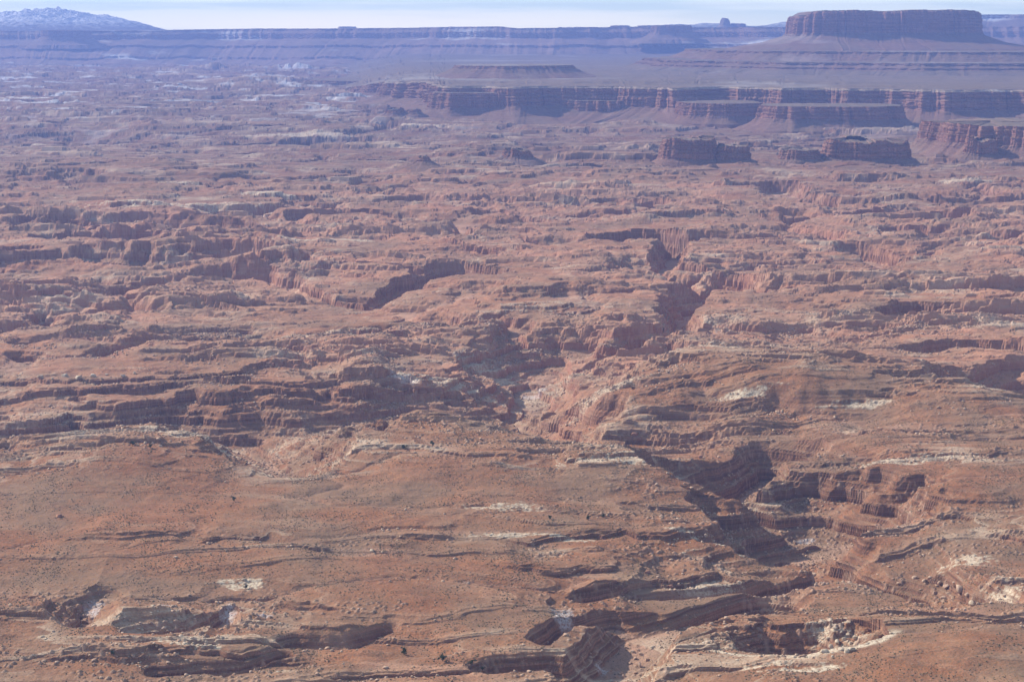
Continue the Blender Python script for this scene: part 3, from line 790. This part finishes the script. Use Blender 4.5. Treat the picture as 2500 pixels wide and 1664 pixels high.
# stepped benches that carry the great mesa
BM = dict(summit=M_bench, cliff_face=M_talus, talus_slope=M_talus, rim_rock=M_rim, foot_slope=M_bench)
def stepped(name, pts, prof, seed, label, cat, mats, ds=3.0, **k):
    o = landform(name, pts, prof, ds, True, seed, mats=mats, **k); tag(o, label, cat); return o
cxm = at(2140, 150, depth=8600)[0]
xa = at(1575, 150, depth=7400)[0]
zA = zrow(146, 7500); 
stepped('bench', oval(xa + 1500, 8950, 1500, 1430, 2.3), [(0, zA, .5, 'cliff_face', 1), (6, zA - 11, 1, 'cliff_face', 5), (40, zA - 20, .6, 'talus_slope', 5), (44, zA - 27, .8, 'cliff_face2', 4), (130, RZ - 4, .2, 'talus2', 6), (260, RZ - 30, 0, 'talus2', 2)], 51,
    'lower dark stepped bench with snow streaks under the great flat-topped mesa', 'bench', dict(BM, cliff_face2=M_talus, talus2=M_bench), ds=5.0, shape=((90, 500), (40, 160), (12, 50)), flute=((12, 60), (5, 20)))
xb = at(1668, 130, depth=7900)[0]; zB = zrow(119, 7950)
stepped('bench', oval(xb + 1350, 9050, 1350, 1120, 2.4), [(0, zB, .5, 'cliff_face', 1), (5, zB - 10, 1, 'cliff_face', 5), (75, zA + 4, .3, 'talus_slope', 10), (160, zA - 15, 0, 'talus_slope', 2)], 52,
    'upper dark bench with green grey slope directly under the great mesa', 'bench', BM, ds=5.0, shape=((70, 500), (30, 160), (10, 50)), flute=((10, 60), (5, 20)))
# the great mesa
xl = at(1850, 60, depth=8620)[0]; xr = at(2262, 60, depth=8620)[0]
zt = zrow(24, 8620); zc = zrow(78, 8600); zf = zrow(112, 8350)
def topdz(X):
    u = (X - xl) / (xr - xl)
    return -20 * (1 - sstep(0.0, 0.07, u)) - 6 * (1 - sstep(0.12, 0.20, u)) - 3.5 * sstep(.30, .33, u) * (1 - sstep(.52, .56, u)) - 5 * sstep(.965, .985, u) + 3 * u
stepped('mesa', oval((xl + xr) / 2, 8620 + 300, (xr - xl) / 2, 300, 5.0, 120), [(0, zt, .4, 'summit', 1), (3, zt - 5, .8, 'cliff_face', 4), (9, zt - 9, .9, 'cliff_face', 3), (12, zt - 30, 1.1, 'cliff_face', 9), (16, zt - 34, 1, 'cliff_face', 3),
    (20, zc + 8, 1.2, 'cliff_face', 12), (34, zc - 6, .9, 'talus_slope', 5), (130, zf + (zc - zf) * .42, .35, 'talus_slope', 14), (290, zf, .1, 'talus_slope', 14), (420, zB - 30, 0, 'talus_slope', 3)], 53,
    'great flat-topped mesa with sheer fluted red cliffs above a smooth talus slope', 'mesa', MATS, ds=2.4, shape=((16, 200), (11, 80), (7, 34)), flute=((13, 34), (6, 15), (2.5, 6)), dz=topdz, topvar=4.5, toplen=110, spine=.7)

# far plateau: stepped wall across the whole view
def far_wall(name, xs, D0, keys, seed, rim=None, ds=8.0, back=2000):
    pts = [(at(a, 60, depth=D0 * m)[0], D0 * m) for a, m in xs]
    prof = []
    mats = {}
    for i, (dd, yy, fw, nm, n_) in enumerate(keys):
        D = D0 - dd
        prof.append((dd, zrow(yy, D), fw, nm, n_)); mats[nm] = M_far
    mats['summit'] = M_far
    return landform(name, pts, prof, ds, False, seed, shape=((190, 1500), (110, 600), (50, 220)), zvar=16.0, nsm=1800, flute=((45, 140), (20, 55), (9, 24)), back=back, mats=mats, dz=rim)
def rimdz(X):
    px = X / 15000 * F / DS + 1178
    ys = np.interp(px, [-500, 0, 370, 450, 600, 800, 1000, 1150, 1190, 1350, 1480, 1600, 1820, 3000], [71, 71, 70, 68, 66.5, 66, 63, 61, 65, 63, 61, 63, 62, 60])
    return (66 - ys) * DS / F * 15000
fw_ = far_wall('plateau', [(-1600, .9), (-700, .95), (-200, 1.0), (200, .99), (500, 1.03), (900, 1.0), (1200, .98), (1500, 1.01), (1900, 1.0), (2400, .98), (3000, .95), (4200, .9)], 15000,
    [(0, 66, .4, 'cliff_face', 1), (20, 70, .8, 'cliff_face', 4), (90, 76, .9, 'cliff_face', 6), (110, 88, 1, 'cliff_face', 7), (560, 104, .3, 'talus_slope', 12), (570, 109, .6, 'ledge_band', 4), (980, 131, .3, 'lower_slope', 12),
     (1000, 136, .6, 'lower_band', 4), (1500, 148, .1, 'foot_slope', 8), (1800, 158, 0, 'foot_slope', 3)], 61, rimdz)
fw_['kind'] = 'structure'
f2 = far_wall('plateau', [(2150, 1.0), (2300, 1.0), (2450, .98), (2800, .95), (3400, .9), (4200, .85)], 16500,
    [(0, 33, .4, 'cliff_face', 1), (30, 42, .8, 'cliff_face', 6), (500, 66, .3, 'talus_slope', 12), (520, 72, .6, 'ledge_band', 3), (1600, 100, .1, 'foot_slope', 6)], 62, None)
f2['kind'] = 'structure'
FM = dict(summit=M_far, cliff_face=M_far, talus_slope=M_far)
bk = dict(shape=((40, 300), (20, 100)), flute=((22, 70), (10, 28)), mats=FM)
butte('mesa', 1512, 1588, 58, 88, zrow(88, 14200), 160, 'dark square-topped mesa jutting from the far blue plateau wall', 'mesa', depth=14200, seed=71, cliff=.55, talus=1.4, **bk)
butte('mesa', 88, 190, 70, 100, zrow(100, 14200), 160, 'broad faint mesa on the far plateau wall below the snowy mountains', 'mesa', depth=14200, seed=72, cliff=.5, talus=1.4, **bk)
butte('butte', 1662, 1676, 42, 66, zrow(66, 18200), 60, 'pale pointed pyramid butte alone on the skyline left of the great mesa', depth=18200, seed=73, cliff=.34, talus=.85, topvar=6, toplen=90, p=2.0, spine=.1, shape=((12, 160), (6, 60)), flute=((8, 50), (4, 20)), mats=dict(summit=M_rim, cliff_face=M_rim, talus_slope=M_rim), steps=[(4, 1.0), (14, .7), (24, .4), (34, 0.0)])
butte('butte', 1692, 1712, 54, 66, zrow(66, 18200), 100, 'small knob on the skyline right beside the pyramid butte', depth=18200, seed=74, cliff=.5, talus=.8, **bk)
butte('rock_dome', 786, 812, 61, 70, zrow(70, 17000), 90, 'small round rock dome on the far skyline, left of centre', 'rock dome', depth=17000, seed=75, cliff=.3, talus=1.2, **bk)
butte('rock_dome', 1034, 1050, 61.5, 70, zrow(70, 17000), 80, 'tiny rock dome on the far skyline, left of the long row of domes', 'rock dome', depth=17000, seed=76, cliff=.3, talus=1.2, **bk)
butte('rock_dome', 1410, 1450, 58.5, 70, zrow(70, 17000), 90, 'long low rock dome on the far skyline right of centre, left one of two', 'rock dome', depth=17000, seed=77, cliff=.3, talus=1.4, **bk)
butte('rock_dome', 1480, 1502, 58.5, 70, zrow(70, 17000), 90, 'short low rock dome on the far skyline right of centre, right one of two', 'rock dome', depth=17000, seed=78, cliff=.3, talus=1.4, **bk)

def ridge_mesh(name, D, pts, wy, seed, mat, amp, nx_=520, ny_=160):
    """far mountains: ridge line in display px, real depth"""
    xs = [at(a, 60, depth=D)[0] for a, _ in pts]; zs = [zrow(b, D) for _, b in pts]
    X, V = np.meshgrid(np.linspace(xs[0], xs[-1], nx_), np.linspace(-1, 1, ny_))
    Xf = X.astype(np.float32).ravel(); Yf = (D + V * wy).astype(np.float32).ravel()
    Zr = np.interp(Xf, xs, zs); z0 = zrow(75, D)
    prof = np.clip(1 - np.abs(V.ravel()), 0, 1) ** 0.8
    r = ridged(Xf, Yf, amp * 7, 5, seed, .55)
    Z = z0 + (Zr - z0) * prof * (0.66 + 0.48 * r)
    o = grid_mesh(name, Xf, Yf, Z, ny_, nx_, mat=mat); tag(o, kind='structure'); return o
ridge_mesh('mountains', 18700, [(-900, 60), (-500, 44), (-250, 30), (-100, 34), (-40, 26), (0, 30), (30, 24), (60, 22), (110, 18), (160, 22), (200, 29), (250, 34), (290, 42), (330, 55), (372, 70), (420, 78)], 1550, 81, M_mount, 75, 900, 260)
ridge_mesh('hills', 19300, [(1440, 72), (1500, 60), (1560, 53), (1640, 51), (1720, 56), (1780, 52), (1830, 50), (1900, 52), (2000, 60)], 900, 82, M_mount, 120, 260, 80)

# ------------------------------------------------------------------ loose rocks, trees, scrub
def mesh_from(name, V, Fc, mat):
    me = bpy.data.meshes.new(name)
    V = np.asarray(V, np.float32); Fc = np.asarray(Fc, np.int32)
    k = Fc.shape[1]
    me.vertices.add(len(V)); me.vertices.foreach_set('co', V.ravel())
    me.loops.add(Fc.size); me.loops.foreach_set('vertex_index', Fc.ravel())
    me.polygons.add(len(Fc)); me.polygons.foreach_set('loop_start', np.arange(0, Fc.size, k, dtype=np.int32))
    me.update(calc_edges=True); me.materials.append(mat)
    return me
def rock_shape(seed, n=3):
    """angular block: a gridded cube pushed in by random cutting planes"""
    r = np.random.default_rng(seed)
    V = []; Fc = []; ids = {}
    def vid(p):
        if p not in ids: ids[p] = len(V); V.append(p)
        return ids[p]
    for ax in range(3):
        for sgn in (0, n):
            for i in range(n):
                for j in range(n):
                    q = []
                    for a, b in ((i, j), (i + 1, j), (i + 1, j + 1), (i, j + 1)):
                        p = [0, 0, 0]; p[ax] = sgn; p[(ax + 1) % 3] = a; p[(ax + 2) % 3] = b; q.append(vid(tuple(p)))
                    Fc.append(q if sgn else q[::-1])
    V = np.array(V, float) / n * 2 - 1
    V *= np.array([1, r.uniform(.6, .95), r.uniform(.4, .75)])
    for _ in range(11):
        nrm = r.normal(size=3); nrm /= np.linalg.norm(nrm)
        dd = V @ nrm; lim = r.uniform(.45, .85)
        V -= np.outer(np.clip(dd - lim, 0, None), nrm)
    V += r.normal(size=V.shape) * .02
    return V, np.array(Fc)
ROCKS = [rock_shape(i, 2) for i in range(8)]
def stone_mat(name, a, b):
    m = bpy.data.materials.new(name); m.use_nodes = True; t = m.node_tree; bs = t.nodes['Principled BSDF']
    bs.inputs['Roughness'].default_value = .95; bs.inputs['Specular IOR Level'].default_value = .1
    g = N(t, 'ShaderNodeNewGeometry'); n = N(t, 'ShaderNodeTexNoise', inp={'Scale': .35, 'Detail': 5.0}); t.links.new(g.outputs['Position'], n.inputs['Vector'])
    n2 = N(t, 'ShaderNodeTexNoise', inp={'Scale': 3.0, 'Detail': 4.0}); t.links.new(g.outputs['Position'], n2.inputs['Vector'])
    c = mixc(t, ramp(t, n.outputs[0], [(.35, 0.), (.65, 1.)]), a, b)
    c = mixc(t, ramp(t, n2.outputs[0], [(.5, 0.), (.7, .4)]), c, tuple(v * .6 for v in a))
    t.links.new(c, bs.inputs['Base Color'])
    bp = N(t, 'ShaderNodeBump', inp={'Strength': .6, 'Distance': .3}); t.links.new(n2.outputs[0], bp.inputs['Height']); t.links.new(bp.outputs[0], bs.inputs['Normal'])
    return m
M_stone = stone_mat('tan_sandstone', (0.38, 0.24, 0.165), (0.52, 0.38, 0.28))
M_pale = stone_mat('cream_sandstone', (0.42, 0.33, 0.24), (0.57, 0.47, 0.36))
M_red = stone_mat('red_sandstone', (0.30, 0.15, 0.10), (0.42, 0.23, 0.16))
def leaf_mat(name, a, b):
    m = bpy.data.materials.new(name); m.use_nodes = True; t = m.node_tree; bs = t.nodes['Principled BSDF']
    bs.inputs['Roughness'].default_value = .9; bs.inputs['Specular IOR Level'].default_value = .1
    g = N(t, 'ShaderNodeNewGeometry'); n = N(t, 'ShaderNodeTexNoise', inp={'Scale': .9, 'Detail': 3.0}); t.links.new(g.outputs['Position'], n.inputs['Vector'])
    t.links.new(mixc(t, ramp(t, n.outputs[0], [(.4, 0.), (.6, 1.)]), a, b), bs.inputs['Base Color'])
    return m
M_juniper = leaf_mat('juniper_foliage', (0.045, 0.060, 0.028), (0.085, 0.10, 0.045))
M_scrub = leaf_mat('scrub_foliage', (0.12, 0.10, 0.06), (0.20, 0.16, 0.10))
M_bark = stone_mat('bark', (0.14, 0.10, 0.07), (0.20, 0.15, 0.11))

prng = np.random.default_rng(5)
G2 = lambda a: a.reshape(nr, nc)
cell = (BX[:, 1:2] * 0 + 1) * 1.0
area = (np.gradient(rows)[:, None] * rows[:, None] * np.gradient(be)[None, :]).astype(np.float32)
GX, GY, GZ = G2(gx), G2(gy), G2(gz)
dzy = np.abs(np.gradient(GZ, axis=0)) / np.gradient(rows)[:, None]
def pick(weight, n, dmax):
    sel = (GY < dmax) & (GY > 640) & (np.abs(BX) < .36)
    w = (weight * area * sel).ravel().astype(np.float64); w /= w.sum()
    k = prng.choice(len(w), n, p=w)
    # jitter inside the cell so that no rows line up
    b = k % nc; r = k // nc
    jx = BX.ravel()[k] + prng.uniform(-.5, .5, n) * np.gradient(be)[b]; jy = rows[r] + prng.uniform(-.5, .5, n) * np.gradient(rows)[r]
    x = jx * jy
    return x, jy, ground_z(x, jy)
def scatter(name, shapes, x, y, z, size, flat_, mat, sink=.25):
    Vs, Fs, base = [], [], 0
    n = len(x); which = prng.integers(0, len(shapes), n)
    for w, (V, Fc) in enumerate(shapes):
        i = np.where(which == w)[0]
        if not len(i): continue
        a = prng.uniform(0, 6.28, len(i)); c, s_ = np.cos(a), np.sin(a)
        sz = size[i]; fl = flat_[i]
        vx = (V[None, :, 0] * c[:, None] - V[None, :, 1] * s_[:, None]) * sz[:, None] + x[i][:, None]
        vy = (V[None, :, 0] * s_[:, None] + V[None, :, 1] * c[:, None]) * sz[:, None] + y[i][:, None]
        vz = V[None, :, 2] * (sz * fl)[:, None] + (z[i] + sz * fl * sink)[:, None]
        Vs.append(np.stack([vx, vy, vz], -1).reshape(-1, 3))
        Fs.append((Fc[None] + (np.arange(len(i)) * len(V))[:, None, None] + base).reshape(-1, Fc.shape[1])); base += len(i) * len(V)
    me = mesh_from(name, np.concatenate(Vs), np.concatenate(Fs), mat)
    o = bpy.data.objects.new(name, me); col.objects.link(o); tag(o, kind='stuff'); return o
rimG, creamG, flatG, blockG = G2(masks['rim']), G2(masks['cream']), G2(masks['flat']), G2(masks['blocks'])
steep = np.clip(dzy - .35, 0, 1)
foot = np.zeros_like(steep)
for k in (2, 4, 7, 10): foot[:-k] += steep[k:]          # nearer than a step: where its blocks lie
foot = np.clip(foot, 0, 1.5) * (1 - np.clip(steep * 2, 0, 1))
patchn = np.clip(fbm(gx, gy, 60, 3, 91) * 2.2 + .35, 0.02, 1.4).reshape(nr, nc)
n1 = 26000
x, y, z = pick((foot + .5 * rimG * (1 - flatG)) * patchn, n1, 1900)
sz = .35 + 1.1 * prng.random(n1) ** 4 + .0003 * np.maximum(y - 900, 0)
scatter('rubble', ROCKS, x, y, z, sz, prng.uniform(.6, 1, n1), M_stone)
x, y, z = pick(creamG * (creamG > .35) * (1 - flatG * .8), 4500, 2000)
sz = .3 + 1.0 * prng.random(4500) ** 3
scatter('pale_rubble', ROCKS, x, y, z, sz, prng.uniform(.3, .6, 4500), M_pale)
BUSH = []
for i in range(4):
    r = np.random.default_rng(i + 50)
    V = np.array([(0, 0, .9), (1, 0, .3), (.3, .9, .35), (-.8, .6, .3), (-.8, -.6, .35), (.3, -.95, .3), (0, 0, -.4)]) * r.uniform(.7, 1.2, (7, 1))
    Fc = np.array([(0, a, b) for a, b in ((1, 2), (2, 3), (3, 4), (4, 5), (5, 1))] + [(6, b, a) for a, b in ((1, 2), (2, 3), (3, 4), (4, 5), (5, 1))])
    BUSH.append((V, Fc))
n3 = 90000
x, y, z = pick((1 - np.clip(steep * 3, 0, 1)) * np.clip(fbm(gx, gy, 34, 4, 93, .65) * 3.2 + .5, .03, 2).reshape(nr, nc) * (1 - .8 * creamG), n3, 1500)
sz = .2 + .42 * prng.random(n3) ** 2.5
scatter('desert_scrub', BUSH, x, y, z, sz, np.full(n3, .8), M_scrub, .1)

# boulders one can point at
def boulders(group, label, mat, spots, size):
    pool = []
    for i, (dx, dy) in enumerate(spots):
        p = hit(dx, dy); V, Fc = rock_shape(300 + len(bpy.data.objects) % 17 + i, 3)
        if i < 5: pool.append(mesh_from('boulder', V, Fc, mat))
        me = pool[i % 5]
        o = bpy.data.objects.new('boulder', me); col.objects.link(o)
        s_ = size * random.uniform(.45, 1.15)
        o.scale = (s_, s_ * random.uniform(.8, 1), s_ * random.uniform(.75, 1)); o.rotation_euler = (random.uniform(-.15, .15), random.uniform(-.15, .15), random.uniform(0, 6.28))
        o.location = (p[0], p[1], float(ground_z(p[0], p[1])[0]) + s_ * .22)
        tag(o, label, 'boulder', group)
boulders('pale blocks on the rim of the collapse hollow', 'pale cream sandstone block on the broken right rim of the round hollow', M_pale,
    [(1920, 1448), (1935, 1455), (1950, 1462), (1942, 1472), (1958, 1480), (1925, 1478), (1912, 1490), (1934, 1494), (1948, 1500), (1905, 1468), (1896, 1500), (1960, 1495), (1968, 1470), (1915, 1510)], 2.1)
boulders('tan blocks in the draw', 'tan angular block tumbled on the slope above the pink wash floor at the bottom', M_stone,
    [(1440, 1490), (1455, 1500), (1462, 1515), (1475, 1505), (1488, 1520), (1470, 1532), (1450, 1525), (1492, 1540), (1480, 1550), (1505, 1530), (1462, 1548)], 1.9)
boulders('tan slabs on the spur above the wash', 'tan slab of sandstone on the broken spur above the lit wash wall', M_stone,
    [(2105, 1330), (2125, 1338), (2140, 1330), (2160, 1345), (2180, 1352), (2195, 1340), (2210, 1356), (2150, 1362), (2225, 1370), (2170, 1375)], 2.3)
boulders('cream blocks at the ledge edge', 'cream block in the broken row along the front edge of the ledge at far left', M_pale,
    [(95, 868), (120, 872), (150, 866), (180, 870), (215, 866), (245, 862), (285, 866), (310, 860)], 3.2)
for dx, dy, s_, lab, mt in [
    (136, 1188, 2.6, 'lone dark red block on the smooth shelf at the far left', M_red),
    (856, 1268, 1.7, 'lone pale boulder on the shelf right of the long dark ledge', M_pale),
    (1612, 852 + 200, 2.4, 'dark red block at the tip of the ridge above the dark slope', M_red),
    (1458, 1000, 3.0, 'dark red boulder on the pink slickrock slope left of the terraced hill', M_red),
    (1872, 1322, 2.4, 'squarish orange block at the left tip of the lit wash wall', M_stone),
    (1490, 1318, 1.9, 'rounded brown boulder lying in the dark canyon in the middle', M_red),
    (1545, 1352, 2.0, 'brown slab balanced below the dark canyon rim', M_red),
    (2235, 1328 + 60, 2.2, 'pale triangular block on the brown slope at the lower right', M_pale)]:
    p = hit(dx, dy); V, Fc = rock_shape(int(dx), 3)
    o = bpy.data.objects.new('boulder', mesh_from('boulder', V, Fc, mt)); col.objects.link(o)
    o.scale = (s_, s_ * .9, s_ * .9); o.rotation_euler = (0, 0, random.uniform(0, 6)); o.location = (p[0], p[1], p[2] + s_ * .2)
    tag(o, lab, 'boulder')

def juniper(seed):
    r = np.random.default_rng(seed)
    root = empty('juniper_tree', (0, 0, 0))
    # trunk: three leaning tapered stems
    V, Fc = [], []
    for k in range(4):
        a = r.uniform(0, 6.28); lean = r.uniform(.15, .7); hh = r.uniform(1.2, 2.0); base = len(V); r0 = r.uniform(.09, .17)
        for j in range(4):
            f = j / 3; cx_, cy_ = math.cos(a) * lean * f ** 1.3, math.sin(a) * lean * f ** 1.3
            for q in range(6):
                b = q / 6 * 6.283; rad = r0 * (1 - .65 * f); V.append((cx_ + rad * math.cos(b), cy_ + rad * math.sin(b), -.2 + hh * f))
        for j in range(3):
            for q in range(6): Fc.append((base + j * 6 + q, base + j * 6 + (q + 1) % 6, base + j * 6 + 6 + (q + 1) % 6, base + j * 6 + 6 + q))
    o = bpy.data.objects.new('trunk', mesh_from('trunk', V, Fc, M_bark)); col.objects.link(o); o.parent = root
    V, Fc = [], []
    clumps = [(r.normal(0, .62), r.normal(0, .62), r.uniform(.7, 2.5), r.uniform(.4, .75)) for _ in range(13)]
    for cx_, cy_, cz_, cr in clumps:
        for _ in range(75):
            d = r.normal(size=3); d /= np.linalg.norm(d); p = np.array([cx_, cy_, cz_]) + d * cr * r.uniform(.55, 1.05) * np.array([1, 1, .8])
            u = r.normal(size=3); u /= np.linalg.norm(u); w = np.cross(u, d); w /= np.linalg.norm(w) + 1e-6; sz_ = r.uniform(.09, .2)
            b = len(V); V += [p - u * sz_, p + w * sz_ * .6, p + u * sz_, p - w * sz_ * .6]; Fc.append((b, b + 1, b + 2, b + 3))
    o = bpy.data.objects.new('crown', mesh_from('crown', V, Fc, M_juniper)); col.objects.link(o); o.parent = root
    return root
J = [juniper(1), juniper(2), juniper(3)]
used = set()
for i, (dx, dy, s_, lab) in enumerate([
    (930, 1504, 1.35, 'largest dark juniper in the sandy draw at bottom centre, leftmost of three'),
    (1018, 1520, 1.25, 'middle one of three dark junipers in the sandy draw at bottom centre'),
    (1087, 1534, 1.05, 'rightmost and smallest of three junipers in the sandy draw at bottom centre'),
    (257, 1505, .9, 'small juniper on the orange gravel above the long ledge at the lower left'),
    (565, 1353, .8, 'small juniper on the pale orange patch of the shelf left of centre'),
    (1265, 1194, 1.0, 'left one of three small junipers on the bare bench right of centre'),
    (1353, 1195, 1.15, 'middle and largest of three small junipers on the bare bench right of centre'),
    (1387, 1190, .9, 'right one of three small junipers on the bare bench right of centre'),
    (995, 1026, 1.5, 'dark juniper on the crest of the brown mound, right of its smaller neighbour'),
    (928, 1032, 1.2, 'small dark juniper on the crest of the brown mound, left of its larger neighbour'),
    (305, 1024, 1.3, 'dark juniper beside the white outcrop on the edge of the left shelf'),
    (538, 1152, 1.1, 'spreading dark bush alone in the middle of the smooth left shelf'),
    (1110, 1545, .7, 'tiny juniper at the dark ledge near the bottom centre'),
    (345, 1030, 1.0, 'small bush at the foot of the white outcrop on the left shelf')]):
    p = hit(dx, dy); src = J[i % 3]
    if i < 3: o = src
    else:
        o = src.copy(); col.objects.link(o)
        for ch in src.children:
            c2 = ch.copy(); col.objects.link(c2); c2.parent = o
    o.location = (p[0], p[1], p[2] - .05); o.scale = (s_,) * 3; o.rotation_euler.z = random.uniform(0, 6.28)
    tag(o, lab, 'tree', 'scattered junipers')

# ------------------------------------------------------------------ haze
def haze_box():
    import bmesh
    bm = bmesh.new(); bmesh.ops.create_cube(bm, size=1)
    me = bpy.data.meshes.new('haze'); bm.to_mesh(me); bm.free()
    o = bpy.data.objects.new('haze', me); col.objects.link(o)
    zmin = float(gz.min()) - 5; zmax = 590
    o.location = (0, 9000, (zmin + zmax) / 2); o.scale = (60000, 22900, zmax - zmin)
    o['kind'] = 'stuff'
    m = bpy.data.materials.new('haze_air'); m.use_nodes = True; t = m.node_tree; t.nodes.clear()
    out = N(t, 'ShaderNodeOutputMaterial'); v = N(t, 'ShaderNodeVolumePrincipled')
    v.inputs['Color'].default_value = (0.185, 0.285, 0.70, 1)
    v.inputs['Density'].default_value = HAZE
    v.inputs['Anisotropy'].default_value = 0.2
    t.links.new(v.outputs[0], out.inputs['Volume'])
    me.materials.append(m)
HAZE = 8.0e-5
haze_box()
